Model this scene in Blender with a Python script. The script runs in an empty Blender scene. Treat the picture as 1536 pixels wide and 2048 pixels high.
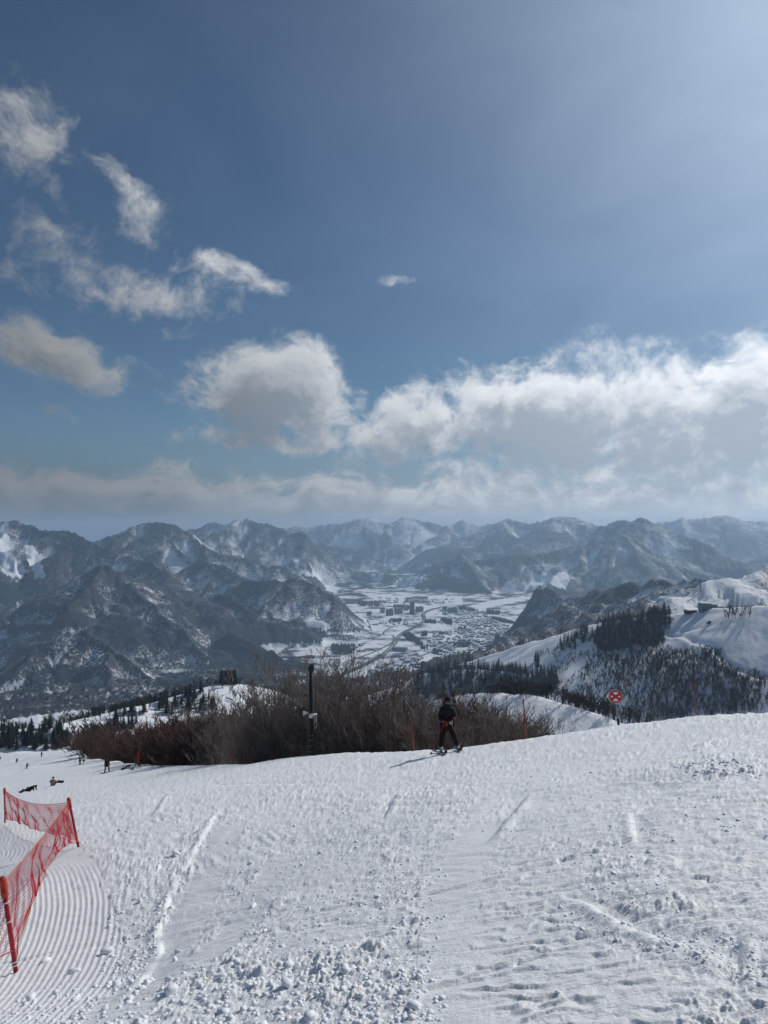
import bpy, bmesh, math, random
import numpy as np
from mathutils import Vector, Matrix

random.seed(7)
RNG = np.random.default_rng(11)
C = bpy.context.scene.collection
SC = bpy.context.scene

# ------------------------------------------------------------------ camera, light, exposure
FPX, CX, HY = 1420.0, 768.0, 1060.0          # focal length, centre column, horizon row of the photograph (1536x2048)
cam_d = bpy.data.cameras.new('camera')
cam = bpy.data.objects.new('camera', cam_d)
C.objects.link(cam)
cam.location = (0, 0, 0)
cam.rotation_euler = (math.radians(90), 0, 0)
cam_d.sensor_fit = 'VERTICAL'
cam_d.sensor_height = 34.6
cam_d.lens = FPX / 2048 * 34.6
cam_d.shift_y = (HY - 1024) / 2048
cam_d.clip_start = 0.1
cam_d.clip_end = 90000
SC.camera = cam

SUN_AZ, SUN_EL = math.radians(51), math.radians(37)
SDIR = Vector((math.sin(SUN_AZ) * math.cos(SUN_EL), math.cos(SUN_AZ) * math.cos(SUN_EL), math.sin(SUN_EL)))
sd = bpy.data.lights.new('sun', 'SUN')
sd.energy = 4.5
sd.angle = math.radians(0.5)
sd.color = (1.0, 0.95, 0.88)
sun = bpy.data.objects.new('sun', sd)
C.objects.link(sun)
sun.rotation_euler = SDIR.to_track_quat('Z', 'Y').to_euler()

SC.view_settings.view_transform = 'Standard'
SC.view_settings.look = 'None'
SC.view_settings.exposure = -0.70
SC.view_settings.gamma = 1.0
SC.view_settings.use_curve_mapping = False
SC.render.engine = 'CYCLES'
SC.cycles.use_denoising = True
SC.cycles.max_bounces = 6
SC.cycles.diffuse_bounces = 3
SC.cycles.volume_bounces = 1
SC.cycles.use_adaptive_sampling = True


class NT:
    """small helper to write node trees"""
    def __init__(self, tree):
        self.t = tree
        self.n = tree.nodes
        self.l = tree.links

    def add(self, kind, **kw):
        nd = self.n.new(kind)
        for k, v in kw.items():
            setattr(nd, k, v)
        return nd

    def put(self, sock, v):
        if hasattr(v, 'is_output') or isinstance(v, bpy.types.NodeSocket):
            self.l.new(v, sock)
        elif v is not None:
            if isinstance(v, (tuple, list, Vector)) and len(v) == 3 and sock.type == 'RGBA':
                v = (*v, 1)
            sock.default_value = v

    def math(self, op, a, b=None, c=None, clamp=False):
        nd = self.add('ShaderNodeMath', operation=op, use_clamp=clamp)
        for i, v in enumerate((a, b, c)):
            if v is not None:
                self.put(nd.inputs[i], v)
        return nd.outputs[0]

    def vmath(self, op, a, b=None, out=0):
        nd = self.add('ShaderNodeVectorMath', operation=op)
        self.put(nd.inputs[0], a)
        if b is not None:
            self.put(nd.inputs['Scale' if op == 'SCALE' else 1], b)
        return nd.outputs[out]

    def noise(self, vec, scale, detail=4.0, rough=0.55, dist=0.0):
        nd = self.add('ShaderNodeTexNoise', noise_dimensions='3D')
        self.put(nd.inputs['Vector'], vec)
        nd.inputs['Scale'].default_value = scale
        nd.inputs['Detail'].default_value = detail
        nd.inputs['Roughness'].default_value = rough
        nd.inputs['Distortion'].default_value = dist
        return nd.outputs[0]

    def step(self, v, lo, hi, a=0.0, b=1.0):
        nd = self.add('ShaderNodeMapRange', interpolation_type='SMOOTHSTEP')
        self.put(nd.inputs[0], v)
        for i, q in zip((1, 2, 3, 4), (lo, hi, a, b)):
            self.put(nd.inputs[i], q)
        return nd.outputs[0]

    def mix(self, f, a, b):
        nd = self.add('ShaderNodeMix', data_type='RGBA')
        self.put(nd.inputs[0], f)
        self.put(nd.inputs[6], a)
        self.put(nd.inputs[7], b)
        return nd.outputs[2]

    def xyz(self, v):
        nd = self.add('ShaderNodeSeparateXYZ')
        self.put(nd.inputs[0], v)
        return nd.outputs

    def comb(self, x, y, z):
        nd = self.add('ShaderNodeCombineXYZ')
        for i, q in enumerate((x, y, z)):
            self.put(nd.inputs[i], q)
        return nd.outputs[0]


# ------------------------------------------------------------------ sky with clouds (world)
def build_world():
    w = bpy.data.worlds.new('World')
    SC.world = w
    w.use_nodes = True
    T = NT(w.node_tree)
    T.n.clear()
    out = T.add('ShaderNodeOutputWorld')
    bg = T.add('ShaderNodeBackground')
    T.l.new(bg.outputs[0], out.inputs[0])
    sky = T.add('ShaderNodeTexSky', sky_type='NISHITA')
    sky.sun_disc = False
    sky.sun_elevation = SUN_EL
    sky.sun_rotation = SUN_AZ
    sky.altitude = 1100
    sky.air_density = 1.0
    sky.dust_density = .7
    sky.ozone_density = 2.6
    d = T.vmath('NORMALIZE', T.add('ShaderNodeTexCoord').outputs['Generated'])
    # the cloud field as a group of the viewing direction
    g = bpy.data.node_groups.new('cloud_field', 'ShaderNodeTree')
    g.interface.new_socket('Vector', in_out='INPUT', socket_type='NodeSocketVector')
    g.interface.new_socket('Density', in_out='OUTPUT', socket_type='NodeSocketFloat')
    G = NT(g)
    gi, go = G.add('NodeGroupInput'), G.add('NodeGroupOutput')
    v = gi.outputs[0]
    # wisps: warp the direction a little
    wn = G.add('ShaderNodeTexNoise')
    G.put(wn.inputs['Vector'], v)
    wn.inputs['Scale'].default_value = 8
    wn.inputs['Detail'].default_value = 6
    wv = G.vmath('SCALE', G.vmath('SUBTRACT', wn.outputs['Color'], (0.5, 0.5, 0.5)), 0.10)
    v2 = G.vmath('ADD', v, wv)
    x, y, z = G.xyz(v2)
    az = G.math('ARCTAN2', x, y)
    el = G.math('ARCSINE', z)
    # cumulus banks by compass bearing and height: (bearing px, height py, half width, half height, tilt, strength)
    banks = [(30, 290, 140, 110, 0.0, .52), (250, 405, 115, 45, 0.6, .56), (300, 570, 260, 55, 0.0, .52), (480, 560, 150, 36, 0.05, .55),
             (350, 625, 60, 45, 0, .40), (100, 480, 120, 60, .3, .36), (0, 520, 120, 50, 0, .3),
             (120, 705, 185, 62, 0.10, .84), (125, 835, 70, 24, 0.1, .50),
             (545, 800, 195, 105, 0.1, 1.0), (610, 735, 85, 62, 0, .85), (540, 888, 210, 34, 0, .66),
             (830, 850, 190, 85, -.1, .85), (1080, 830, 300, 115, 0.0, 1.0), (1330, 850, 240, 125, 0.05, .92), (1500, 810, 160, 125, 0, 1.0),
             (1130, 770, 120, 60, 0, .75), (1430, 745, 70, 40, 0, .8), (1050, 945, 330, 34, 0, .62), (1420, 950, 200, 34, 0, .66), (800, 548, 50, 16, 0, .36), (1370, 735, 90, 20, 0, .42), (1530, 690, 50, 25, 0, .5), (910, 710, 60, 16, 0, .34),
             (1800, 800, 260, 120, 0, .95), (2600, 760, 420, 120, 0, .9), (-350, 640, 260, 70, 0, .7), (-900, 820, 420, 90, 0, .8)]
    acc = None
    for (px, py, rw, rh, tilt, st) in banks:
        a0 = math.atan((px - CX) / FPX) if -200 < px < 1700 else (px - CX) / FPX * .8
        e0 = math.atan((HY - py) / FPX * math.cos(a0))
        ra, re = rw / FPX * math.cos(a0) ** 1.6, rh / FPX * .95
        ca, sa = math.cos(tilt), math.sin(tilt)
        dx, dy = G.math('SUBTRACT', az, a0), G.math('SUBTRACT', el, e0)
        p = G.math('DIVIDE', G.math('SUBTRACT', G.math('MULTIPLY', dx, ca), G.math('MULTIPLY', dy, sa)), ra)
        q = G.math('DIVIDE', G.math('ADD', G.math('MULTIPLY', dx, sa), G.math('MULTIPLY', dy, ca)), re)
        r2 = G.math('ADD', G.math('MULTIPLY', p, p), G.math('MULTIPLY', q, q))
        m = G.math('MULTIPLY', G.math('POWER', 2.718, G.math('MULTIPLY', r2, -1.0)), st)
        acc = m if acc is None else G.math('SMOOTH_MAX', acc, m, 0.1)
    # stratus and a far row of small cumulus along the whole horizon
    band = G.step(el, 0.115, 0.030, 0.0, .86)
    acc = G.math('SMOOTH_MAX', acc, band, 0.08)
    low = G.step(el, 0.15, 0.06)
    big = G.noise(G.vmath('MULTIPLY', v, (1, 1, 1.5)), 10, 4, .55)
    fine = G.noise(G.vmath('MULTIPLY', v2, (1, 1, 1.25)), 34, 10, .62)
    lay = G.noise(G.vmath('MULTIPLY', v2, (1, 1, 5.0)), 13, 8, .6)
    bil = G.math('SUBTRACT', .32, G.math('ABSOLUTE', G.math('SUBTRACT', G.noise(v2, 24, 7, .55), .5)))
    nz = G.math('ADD', G.math('MULTIPLY', G.math('SUBTRACT', big, .5), 1.5), G.math('ADD', G.math('MULTIPLY', G.math('SUBTRACT', fine, .5), 1.5), G.math('MULTIPLY', G.math('SUBTRACT', bil, .22), 1.3)))
    nz = G.math('ADD', nz, G.math('MULTIPLY', G.math('MULTIPLY', G.math('SUBTRACT', lay, .5), 1.6), low))
    dens = G.math('SUBTRACT', G.math('ADD', acc, G.math('MULTIPLY', nz, G.math('ADD', .30, G.math('MULTIPLY', acc, .55)))), .30)
    G.l.new(dens, go.inputs[0])

    def field(vec):
        nd = T.add('ShaderNodeGroup')
        nd.node_tree = g
        T.put(nd.inputs[0], vec)
        return nd.outputs[0]
    d0 = field(d)
    tow = (SDIR * 0.5 + Vector((0, 0, 0.6)))
    d1 = field(T.vmath('NORMALIZE', T.vmath('ADD', d, tuple(tow * 0.022))))
    d2 = field(T.vmath('NORMALIZE', T.vmath('ADD', d, tuple(tow * 0.07))))
    alpha = T.math('MULTIPLY', T.step(d0, -.05, .44), T.step(d0, -.1, .8, .78, 1.0))
    thick = T.math('ADD', T.math('ADD', T.math('MULTIPLY', T.math('MAXIMUM', d1, 0), .85), T.math('MULTIPLY', T.math('MAXIMUM', d2, 0), .75)), T.math('MULTIPLY', T.math('MAXIMUM', d0, 0), .25))
    shade = T.step(thick, .05, 1.15)
    # forward scattering: clouds nearer to the sun are brighter
    cosg = T.vmath('DOT_PRODUCT', d, tuple(SDIR), out=1)
    fwd = T.step(cosg, .20, .95, 0.38, 1.75)
    lit = T.mix(shade, (13.2, 13.5, 13.9), (5.3, 6.1, 7.2))
    litf = T.vmath('SCALE', lit, fwd)
    # thin high veil that brightens the sky towards the sun
    glow = T.math('POWER', T.math('MAXIMUM', cosg, 0), 8.0)
    vn = T.step(T.noise(T.vmath('MULTIPLY', d, (1, 1, 2.0)), 2.6, 5, .55, .6), .2, .8, .78, 1.18)
    veil = T.vmath('SCALE', (.86, .98, 1.10), T.math('ADD', T.math('MULTIPLY', T.math('MULTIPLY', glow, 12.0), vn), T.math('MULTIPLY', T.step(vn, .7, 1.3), .55)))
    skyc = T.vmath('ADD', T.vmath('MULTIPLY', sky.outputs[0], (.74, .93, 1.0)), veil)
    zh = T.xyz(d)[2]
    skyc = T.mix(T.step(zh, .16, .03, 0, .75), skyc, T.vmath('SCALE', (5.0, 6.3, 7.9), fwd))
    col = T.mix(alpha, skyc, litf)
    col = T.mix(T.step(zh, .06, .0, 0, .85), col, T.vmath('SCALE', (8.7, 9.3, 10.0), fwd))
    # below the horizon: snow-covered land
    zz = T.xyz(d)[2]
    col = T.mix(T.step(zz, -.02, 0.0), (3.0, 3.4, 4.2), col)
    T.l.new(col, bg.inputs[0])
    bg.inputs[1].default_value = 0.078


build_world()


# ------------------------------------------------------------------ noise
def _perm(seed):
    p = np.random.default_rng(seed).permutation(256).astype(np.int32)
    return np.concatenate([p, p])


_PT = {}
_GX = np.cos(np.arange(16) * math.pi / 8).astype(np.float32)
_GY = np.sin(np.arange(16) * math.pi / 8).astype(np.float32)


def perlin(x, y, seed=0):
    if seed not in _PT:
        _PT[seed] = _perm(seed)
    P = _PT[seed]
    x = np.asarray(x, np.float32)
    y = np.asarray(y, np.float32)
    fx, fy = np.floor(x), np.floor(y)
    xi, yi = fx.astype(np.int32) & 255, fy.astype(np.int32) & 255
    xf, yf = x - fx, y - fy
    u = xf * xf * xf * (xf * (xf * 6 - 15) + 10)
    v = yf * yf * yf * (yf * (yf * 6 - 15) + 10)

    def gr(a, b, dx, dy):
        h = P[P[a & 255] + (b & 255)] & 15
        return _GX[h] * dx + _GY[h] * dy
    n00, n10 = gr(xi, yi, xf, yf), gr(xi + 1, yi, xf - 1, yf)
    n01, n11 = gr(xi, yi + 1, xf, yf - 1), gr(xi + 1, yi + 1, xf - 1, yf - 1)
    a = n00 + u * (n10 - n00)
    b = n01 + u * (n11 - n01)
    return (a + v * (b - a)) * 1.4


def fbm(x, y, octv=4, seed=0, gain=.5):
    s, a = 0, 1.0
    for o in range(octv):
        s = s + a * perlin(x * 2 ** o + 17 * o, y * 2 ** o - 31 * o, seed + o)
        a *= gain
    return s


def ridged(x, y, octv=3, seed=0):
    s, a = 0, 1.0
    for o in range(octv):
        s = s + a * (1 - 2 * np.abs(perlin(x * 2 ** o + 13 * o, y * 2 ** o + 5 * o, seed + o)))
        a *= .5
    return s


def worley(x, y, seed=0, rmin=.2, rmax=.5):
    """height of half balls of random radius scattered one to a cell"""
    P = _PT.setdefault(seed, _perm(seed))
    fx, fy = np.floor(x).astype(np.int32), np.floor(y).astype(np.int32)
    best = np.zeros_like(x, dtype=np.float32)
    for i in (-1, 0, 1):
        for j in (-1, 0, 1):
            cx, cy = fx + i, fy + j
            h = P[P[cx & 255] + (cy & 255)]
            h2 = P[h + 91 & 255]
            h3 = P[h2 + 57 & 255]
            px, py = cx + h / 256., cy + h2 / 256.
            r = rmin + (rmax - rmin) * (h3 / 256.) ** 2
            q = r * r - (x - px) ** 2 - (y - py) ** 2
            best = np.maximum(best, np.sqrt(np.maximum(q, 0)))
    return best.astype(np.float32)


def sstep(a, b, x):
    t = np.clip((x - a) / (b - a), 0, 1)
    return t * t * (3 - 2 * t)


def px3(px, py, D):
    return ((px - CX) / FPX * D, D, (HY - py) / FPX * D)


def inpoly(px, py, poly):
    c = np.zeros(px.shape, bool)
    n = len(poly)
    for i in range(n):
        x0, y0 = poly[i]
        x1, y1 = poly[(i + 1) % n]
        if y0 == y1:
            continue
        k = ((y0 > py) != (y1 > py)) & (px < (x1 - x0) * (py - y0) / (y1 - y0) + x0)
        c ^= k
    return c


def polydist(x, y, pts):
    """distance, arc length and side to a 2-D polyline"""
    best = np.full(x.shape, 1e9, np.float32)
    tt = np.zeros(x.shape, np.float32)
    sd_ = np.zeros(x.shape, np.float32)
    L = 0.0
    for (a, b) in zip(pts[:-1], pts[1:]):
        dx, dy = b[0] - a[0], b[1] - a[1]
        l2 = dx * dx + dy * dy
        t = np.clip(((x - a[0]) * dx + (y - a[1]) * dy) / l2, 0, 1)
        ex, ey = x - a[0] - t * dx, y - a[1] - t * dy
        d = np.sqrt(ex * ex + ey * ey)
        k = d < best
        best = np.where(k, d, best)
        tt = np.where(k, L + t * math.sqrt(l2), tt)
        sd_ = np.where(k, np.sign(dx * (y - a[1]) - dy * (x - a[0])), sd_)
        L += math.sqrt(l2)
    return best, tt, sd_, L


# ------------------------------------------------------------------ terrain: shape of the land
DC_U = [-1.5, -.52, -.45, -.40, -.36, -.30, -.25, -.189, -.104, .0, .09, .2, .332, .54, 1.3]
DC_D = [340, 340, 270, 170, 115, 80, 60, 45, 39, 29, 23.0, 21, 19.6, 15.5, 12]


def base_slope(x, y):
    yy = np.maximum(y, 1.0)
    u = x / yy
    z = -(1.6 + .25 * y - .2 * x)
    z = z - .41 * np.exp(-((x + 3.9) ** 2 + (y - 7.5) ** 2) / (2 * 2.2 ** 2)) + .29 * np.exp(-((x + 12.3) ** 2 + (y - 23) ** 2) / 50)
    far = np.clip(y - 50, 0, 350)
    z = z + sstep(-.2, -.4, u) * (.012 * far + .00018 * far ** 2)
    dc = np.interp(u, DC_U, DC_D)
    w = .05 * dc
    q = (y - dc) / w
    dr = .36 * w * np.where(q > 20, q, np.log1p(np.exp(np.minimum(q, 20))))
    z = z - 80 * (1 - np.exp(-dr / 80))
    z = z - .25 * np.maximum(0, y - 600)
    z = z + .05 * (np.maximum(0, -x - .6 * y) * .8)
    return z


FLOOR = -700.0


def floor_of(x, y):
    return FLOOR - 700 * sstep(-420, -1300, x) * sstep(4300, 3500, y)

RIDGES = []      # (list of (x,y,z), k, H, gully wavelength, amount, tag)


def ridge(pts, k=.62, H=1500, lam=None, amt=.40, spur=0, seed=0, slen=900, drop=.42, face=0):
    P = [px3(*p) for p in pts]
    D = sum(p[1] for p in P) / len(P)
    lam = lam or max(25, D * .040)
    if D > 2500:
        k *= 1.18
    RIDGES.append((P, k, H, lam, amt, seed))
    if spur:
        r = random.Random(seed + 5)
        L = 0
        nxt = spur * .5
        for a, b in zip(P[:-1], P[1:]):
            a, b = Vector(a), Vector(b)
            l = (b - a).length
            while nxt < L + l:
                t = (nxt - L) / l
                o = a.lerp(b, t)
                dirn = (b - a).to_2d().normalized()
                for s in (-1, 1):
                    nrm = Vector((-dirn.y, dirn.x)) * s
                    if face and nrm.y * face < 0 and r.random() < .8:
                        continue
                    ang = r.uniform(-.5, .5)
                    nrm.rotate(Matrix.Rotation(ang, 2))
                    ln = slen * r.uniform(.6, 1.25)
                    q = [tuple(o)]
                    p = o.copy()
                    for kk in range(4):
                        n2 = nrm.copy()
                        n2.rotate(Matrix.Rotation(r.uniform(-.35, .35), 2))
                        p = p + Vector((n2.x, n2.y, -drop * r.uniform(.65, 1.3))) * (ln / 4)
                        q.append(tuple(p))
                    RIDGES.append((q, k * 1.08, H, lam * .7, amt, seed + 3))
                nxt += spur * r.uniform(.7, 1.3)
            L += l


# left range
ridge([(-420, 1090, 6800), (-200, 1060, 6700), (-60, 1052, 6600), (0, 1045, 6550), (25, 1036, 6500), (54, 1051, 6400), (85, 1060, 6300), (135, 1064, 6200), (162, 1071, 6100), (190, 1085, 6000),
       (217, 1098, 5900), (247, 1112, 5800), (288, 1118, 5700), (305, 1130, 5600), (345, 1150, 5400)], k=.75, spur=700, seed=1, slen=1000, face=-1)
ridge([(162, 1100, 7600), (193, 1085, 7500), (237, 1068, 7400), (271, 1051, 7300), (295, 1047, 7300), (328, 1047, 7200), (355, 1052, 7100), (383, 1064, 7000), (416, 1096, 6800), (457, 1108, 6700), (481, 1117, 6600),
       (520, 1130, 6500), (568, 1136, 6400), (605, 1152, 6300)], k=.7, spur=650, seed=2, slen=900, face=-1)
ridge([(330, 1075, 9800), (383, 1059, 9700), (416, 1047, 9600), (474, 1044, 9500), (494, 1038, 9500), (520, 1047, 9400), (551, 1051, 9300), (571, 1063, 9200), (591, 1065, 9100), (612, 1072, 9000), (642, 1095, 8800), (669, 1115, 8600), (696, 1128, 8500)], k=.7, spur=800, seed=3, slen=1100, face=-1)
ridge([(640, 1085, 12500), (696, 1096, 12000), (737, 1115, 11700), (770, 1135, 11500), (800, 1155, 11300)], k=.6, spur=800, seed=4, slen=900, face=-1)
ridge([(-420, 1330, 4700), (-150, 1290, 4600), (0, 1271, 4500), (51, 1234, 4450), (91, 1203, 4400), (135, 1169, 4350), (186, 1134, 4300), (217, 1135, 4300), (237, 1146, 4300), (271, 1159, 4400), (305, 1169, 4500), (338, 1183, 4500),
       (372, 1198, 4500), (416, 1203, 4500), (440, 1220, 4450), (474, 1237, 4400)], k=.68, spur=420, seed=6, slen=620, face=-1)
ridge([(237, 1146, 4300), (281, 1200, 4100), (322, 1230, 3950), (359, 1257, 3800), (389, 1288, 3650), (423, 1318, 3500)], k=.75, spur=300, seed=7, slen=350)
ridge([(112, 1200, 4390), (142, 1220, 4200), (175, 1240, 4000), (215, 1262, 3800), (270, 1280, 3650)], k=.72, spur=280, seed=8, slen=320)
ridge([(-420, 1400, 3300), (-120, 1372, 3200), (0, 1342, 3150), (34, 1318, 3100), (68, 1305, 3050), (112, 1288, 3000), (146, 1266, 2950), (162, 1267, 2950), (186, 1284, 2930), (210, 1295, 2900), (244, 1315, 2850), (271, 1335, 2800), (295, 1355, 2750), (320, 1380, 2700)],
      k=.8, spur=300, seed=9, slen=420, face=-1)
ridge([(210, 1295, 2900), (217, 1338, 2700), (223, 1385, 2500)], k=.85, seed=10)
ridge([(34, 1318, 3100), (68, 1372, 2800), (102, 1428, 2600)], k=.85, seed=11)
ridge([(400, 1120, 6000), (437, 1129, 5700), (474, 1149, 5500), (500, 1166, 5300), (534, 1162, 5200), (568, 1157, 5150), (595, 1155, 5100), (618, 1161, 5050), (642, 1179, 5000), (669, 1200, 4950), (703, 1211, 4900), (720, 1230, 4850), (737, 1257, 4800)],
      k=.7, spur=380, seed=12, slen=520, face=-1)
ridge([(440, 1190, 4700), (500, 1217, 4500), (520, 1230, 4450), (551, 1244, 4400), (612, 1254, 4400), (635, 1281, 4300), (655, 1308, 4150)], k=.7, spur=280, seed=13, slen=330, face=-1)
ridge([(470, 1262, 3900), (520, 1300, 3700), (560, 1320, 3550)], k=.6, seed=14)
# far range
ridge([(500, 1068, 15500), (568, 1053, 15500), (635, 1051, 15300), (690, 1044, 15000), (720, 1034, 15000), (744, 1037, 15000), (771, 1047, 15000), (805, 1032, 15000), (828, 1034, 15000), (855, 1044, 15000), (889, 1051, 15000),
       (930, 1037, 15000), (957, 1054, 15000), (991, 1044, 15500), (1020, 1037, 15500)], k=.6, spur=1100, seed=20, slen=1800, face=-1, drop=.33)
ridge([(960, 1058, 12500), (1016, 1040, 12500), (1074, 1045, 12300), (1118, 1034, 12000), (1151, 1036, 12000), (1175, 1044, 12000), (1202, 1056, 12000), (1230, 1070, 12000)], k=.62, spur=900, seed=21, slen=1500, face=-1, drop=.35)
ridge([(1240, 1062, 14500), (1327, 1044, 14500), (1371, 1034, 14200), (1405, 1040, 14000), (1456, 1030, 14000), (1497, 1044, 14000), (1536, 1042, 14000), (1700, 1030, 14000), (1950, 1050, 14000)], k=.6, spur=1100, seed=22, slen=1600, face=-1, drop=.35)
ridge([(1120, 1110, 9300), (1160, 1080, 9300), (1202, 1054, 9200), (1243, 1041, 9100), (1266, 1042, 9000), (1287, 1038, 9000), (1307, 1049, 8900), (1341, 1064, 8800), (1371, 1078, 8700), (1422, 1091, 8500), (1473, 1115, 8300), (1517, 1142, 8100), (1560, 1160, 8000)],
      k=.64, spur=650, seed=23, slen=1000, face=-1)
ridge([(1120, 1125, 8400), (1158, 1098, 8300), (1205, 1085, 8200), (1233, 1069, 8200), (1270, 1081, 8100), (1310, 1118, 7800), (1354, 1150, 7500)], k=.68, spur=600, seed=24, slen=700, face=-1)
ridge([(1500, 1130, 9500), (1560, 1095, 9800), (1700, 1070, 10000), (1950, 1080, 10000)], k=.62, spur=800, seed=25, slen=900, face=-1)
ridge([(800, 1158, 8900), (838, 1142, 8800), (866, 1129, 8700), (899, 1117, 8600), (926, 1112, 8500), (947, 1125, 8500), (974, 1117, 8500), (1020, 1112, 8500), (1080, 1106, 8600), (1130, 1102, 8700), (1165, 1104, 8800)],
      k=.62, spur=420, seed=26, slen=700, face=-1, drop=.5)
ridge([(926, 1112, 8500), (945, 1140, 8200), (965, 1165, 7900), (985, 1185, 7600)], k=.7, seed=27)
ridge([(1124, 1142, 7800), (1110, 1160, 7500), (1085, 1180, 7200)], k=.7, seed=28, spur=300, slen=300)
ridge([(590, 1122, 8600), (610, 1138, 8300), (690, 1155, 8200), (720, 1150, 8300), (740, 1165, 8200)], k=.5, seed=29, spur=400, slen=400, face=-1)
# right ranges
ridge([(1321, 1208, 1600), (1338, 1200, 1600), (1388, 1194, 1630), (1415, 1162, 1670), (1449, 1149, 1700), (1490, 1157, 1720), (1507, 1149, 1750), (1536, 1135, 1800), (1700, 1095, 1900), (1950, 1070, 2000)], k=.6, spur=160, seed=30, slen=190, face=-1, lam=45)
ridge([(1470, 1160, 2500), (1420, 1163, 2600), (1388, 1161, 2800), (1354, 1169, 2900), (1304, 1164, 3000), (1270, 1169, 3100), (1236, 1172, 3200), (1180, 1197, 3400), (1130, 1228, 3500), (1090, 1255, 3600)], k=.6, spur=320, seed=31, slen=420, face=-1)
ridge([(1200, 1178, 4000), (1151, 1195, 4100), (1118, 1186, 4200), (1094, 1174, 4400), (1077, 1179, 4600), (1043, 1196, 4800), (1016, 1215, 5000)], k=.65, spur=320, seed=32, slen=380, face=-1)
ridge([(1140, 1205, 3500), (1090, 1232, 3600), (1050, 1255, 3700), (1015, 1280, 3700)], k=.6, spur=240, seed=33, slen=260, face=-1)
# the ridge with the ski run, the wooded knoll, the humps
SPUR_E = [(1950, 1175, 760), (1800, 1196, 800), (1536, 1211, 880), (1470, 1214, 930), (1415, 1219, 980), (1345, 1228, 1020), (1290, 1236, 1080), (1219, 1243, 1130), (1178, 1253, 1170), (1134, 1264, 1210), (1084, 1280, 1260), (1016, 1299, 1330), (926, 1326, 1420), (870, 1352, 1480)]
ridge(SPUR_E, k=.60, H=2500, lam=70, amt=.04, seed=40)
ridge([(1290, 1236, 1080), (1300, 1290, 960), (1330, 1335, 860), (1350, 1390, 800)], k=.55, H=1500, lam=60, amt=.07, seed=41)
ridge([(1134, 1264, 1210), (1140, 1320, 1080), (1150, 1380, 980)], k=.55, H=1500, lam=60, amt=.07, seed=42)
ridge([(740, 1400, 1120), (790, 1372, 1130), (850, 1345, 1150), (920, 1336, 1150), (975, 1339, 1130), (1040, 1347, 1100), (1100, 1350, 1080), (1160, 1372, 1040)], k=.5, H=1500, lam=60, amt=.07, seed=43)
HUMP_S = [(860, 1405, 310), (920, 1392, 305), (960, 1386, 302), (1000, 1383, 300), (1060, 1385, 295), (1110, 1396, 287), (1160, 1413, 278), (1225, 1440, 268), (1290, 1475, 262)]
ridge(HUMP_S, k=.42, H=900, lam=20, amt=.12, seed=44)
LEFT_L = [(-420, 1520, 360), (-200, 1488, 390), (0, 1463, 430), (100, 1448, 450), (190, 1431, 480), (300, 1406, 520), (370, 1386, 545), (420, 1372, 560), (470, 1367, 575), (510, 1370, 585), (570, 1390, 590)]
ridge(LEFT_L, k=.46, H=900, lam=24, amt=.14, seed=45)
ridge([(385, 1455, 300), (430, 1441, 300), (470, 1447, 300)], k=.3, H=900, lam=24, amt=.1, seed=46)

VALLEY_PX = [(640, 1420), (668, 1345), (730, 1302), (748, 1272), (728, 1228), (700, 1207), (662, 1190), (645, 1172), (700, 1168), (745, 1182), (765, 1172), (800, 1180), (905, 1192), (990, 1204), (1062, 1190), (1050, 1215), (1040, 1242), (1015, 1268), (985, 1292),
             (930, 1330), (900, 1420)]


def fpx(px, py):
    D = -FLOOR * FPX / (py - HY)
    return ((px - CX) / FPX * D, D)


VALLEY = [fpx(*p) for p in VALLEY_PX]


GULLY = {}


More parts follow.
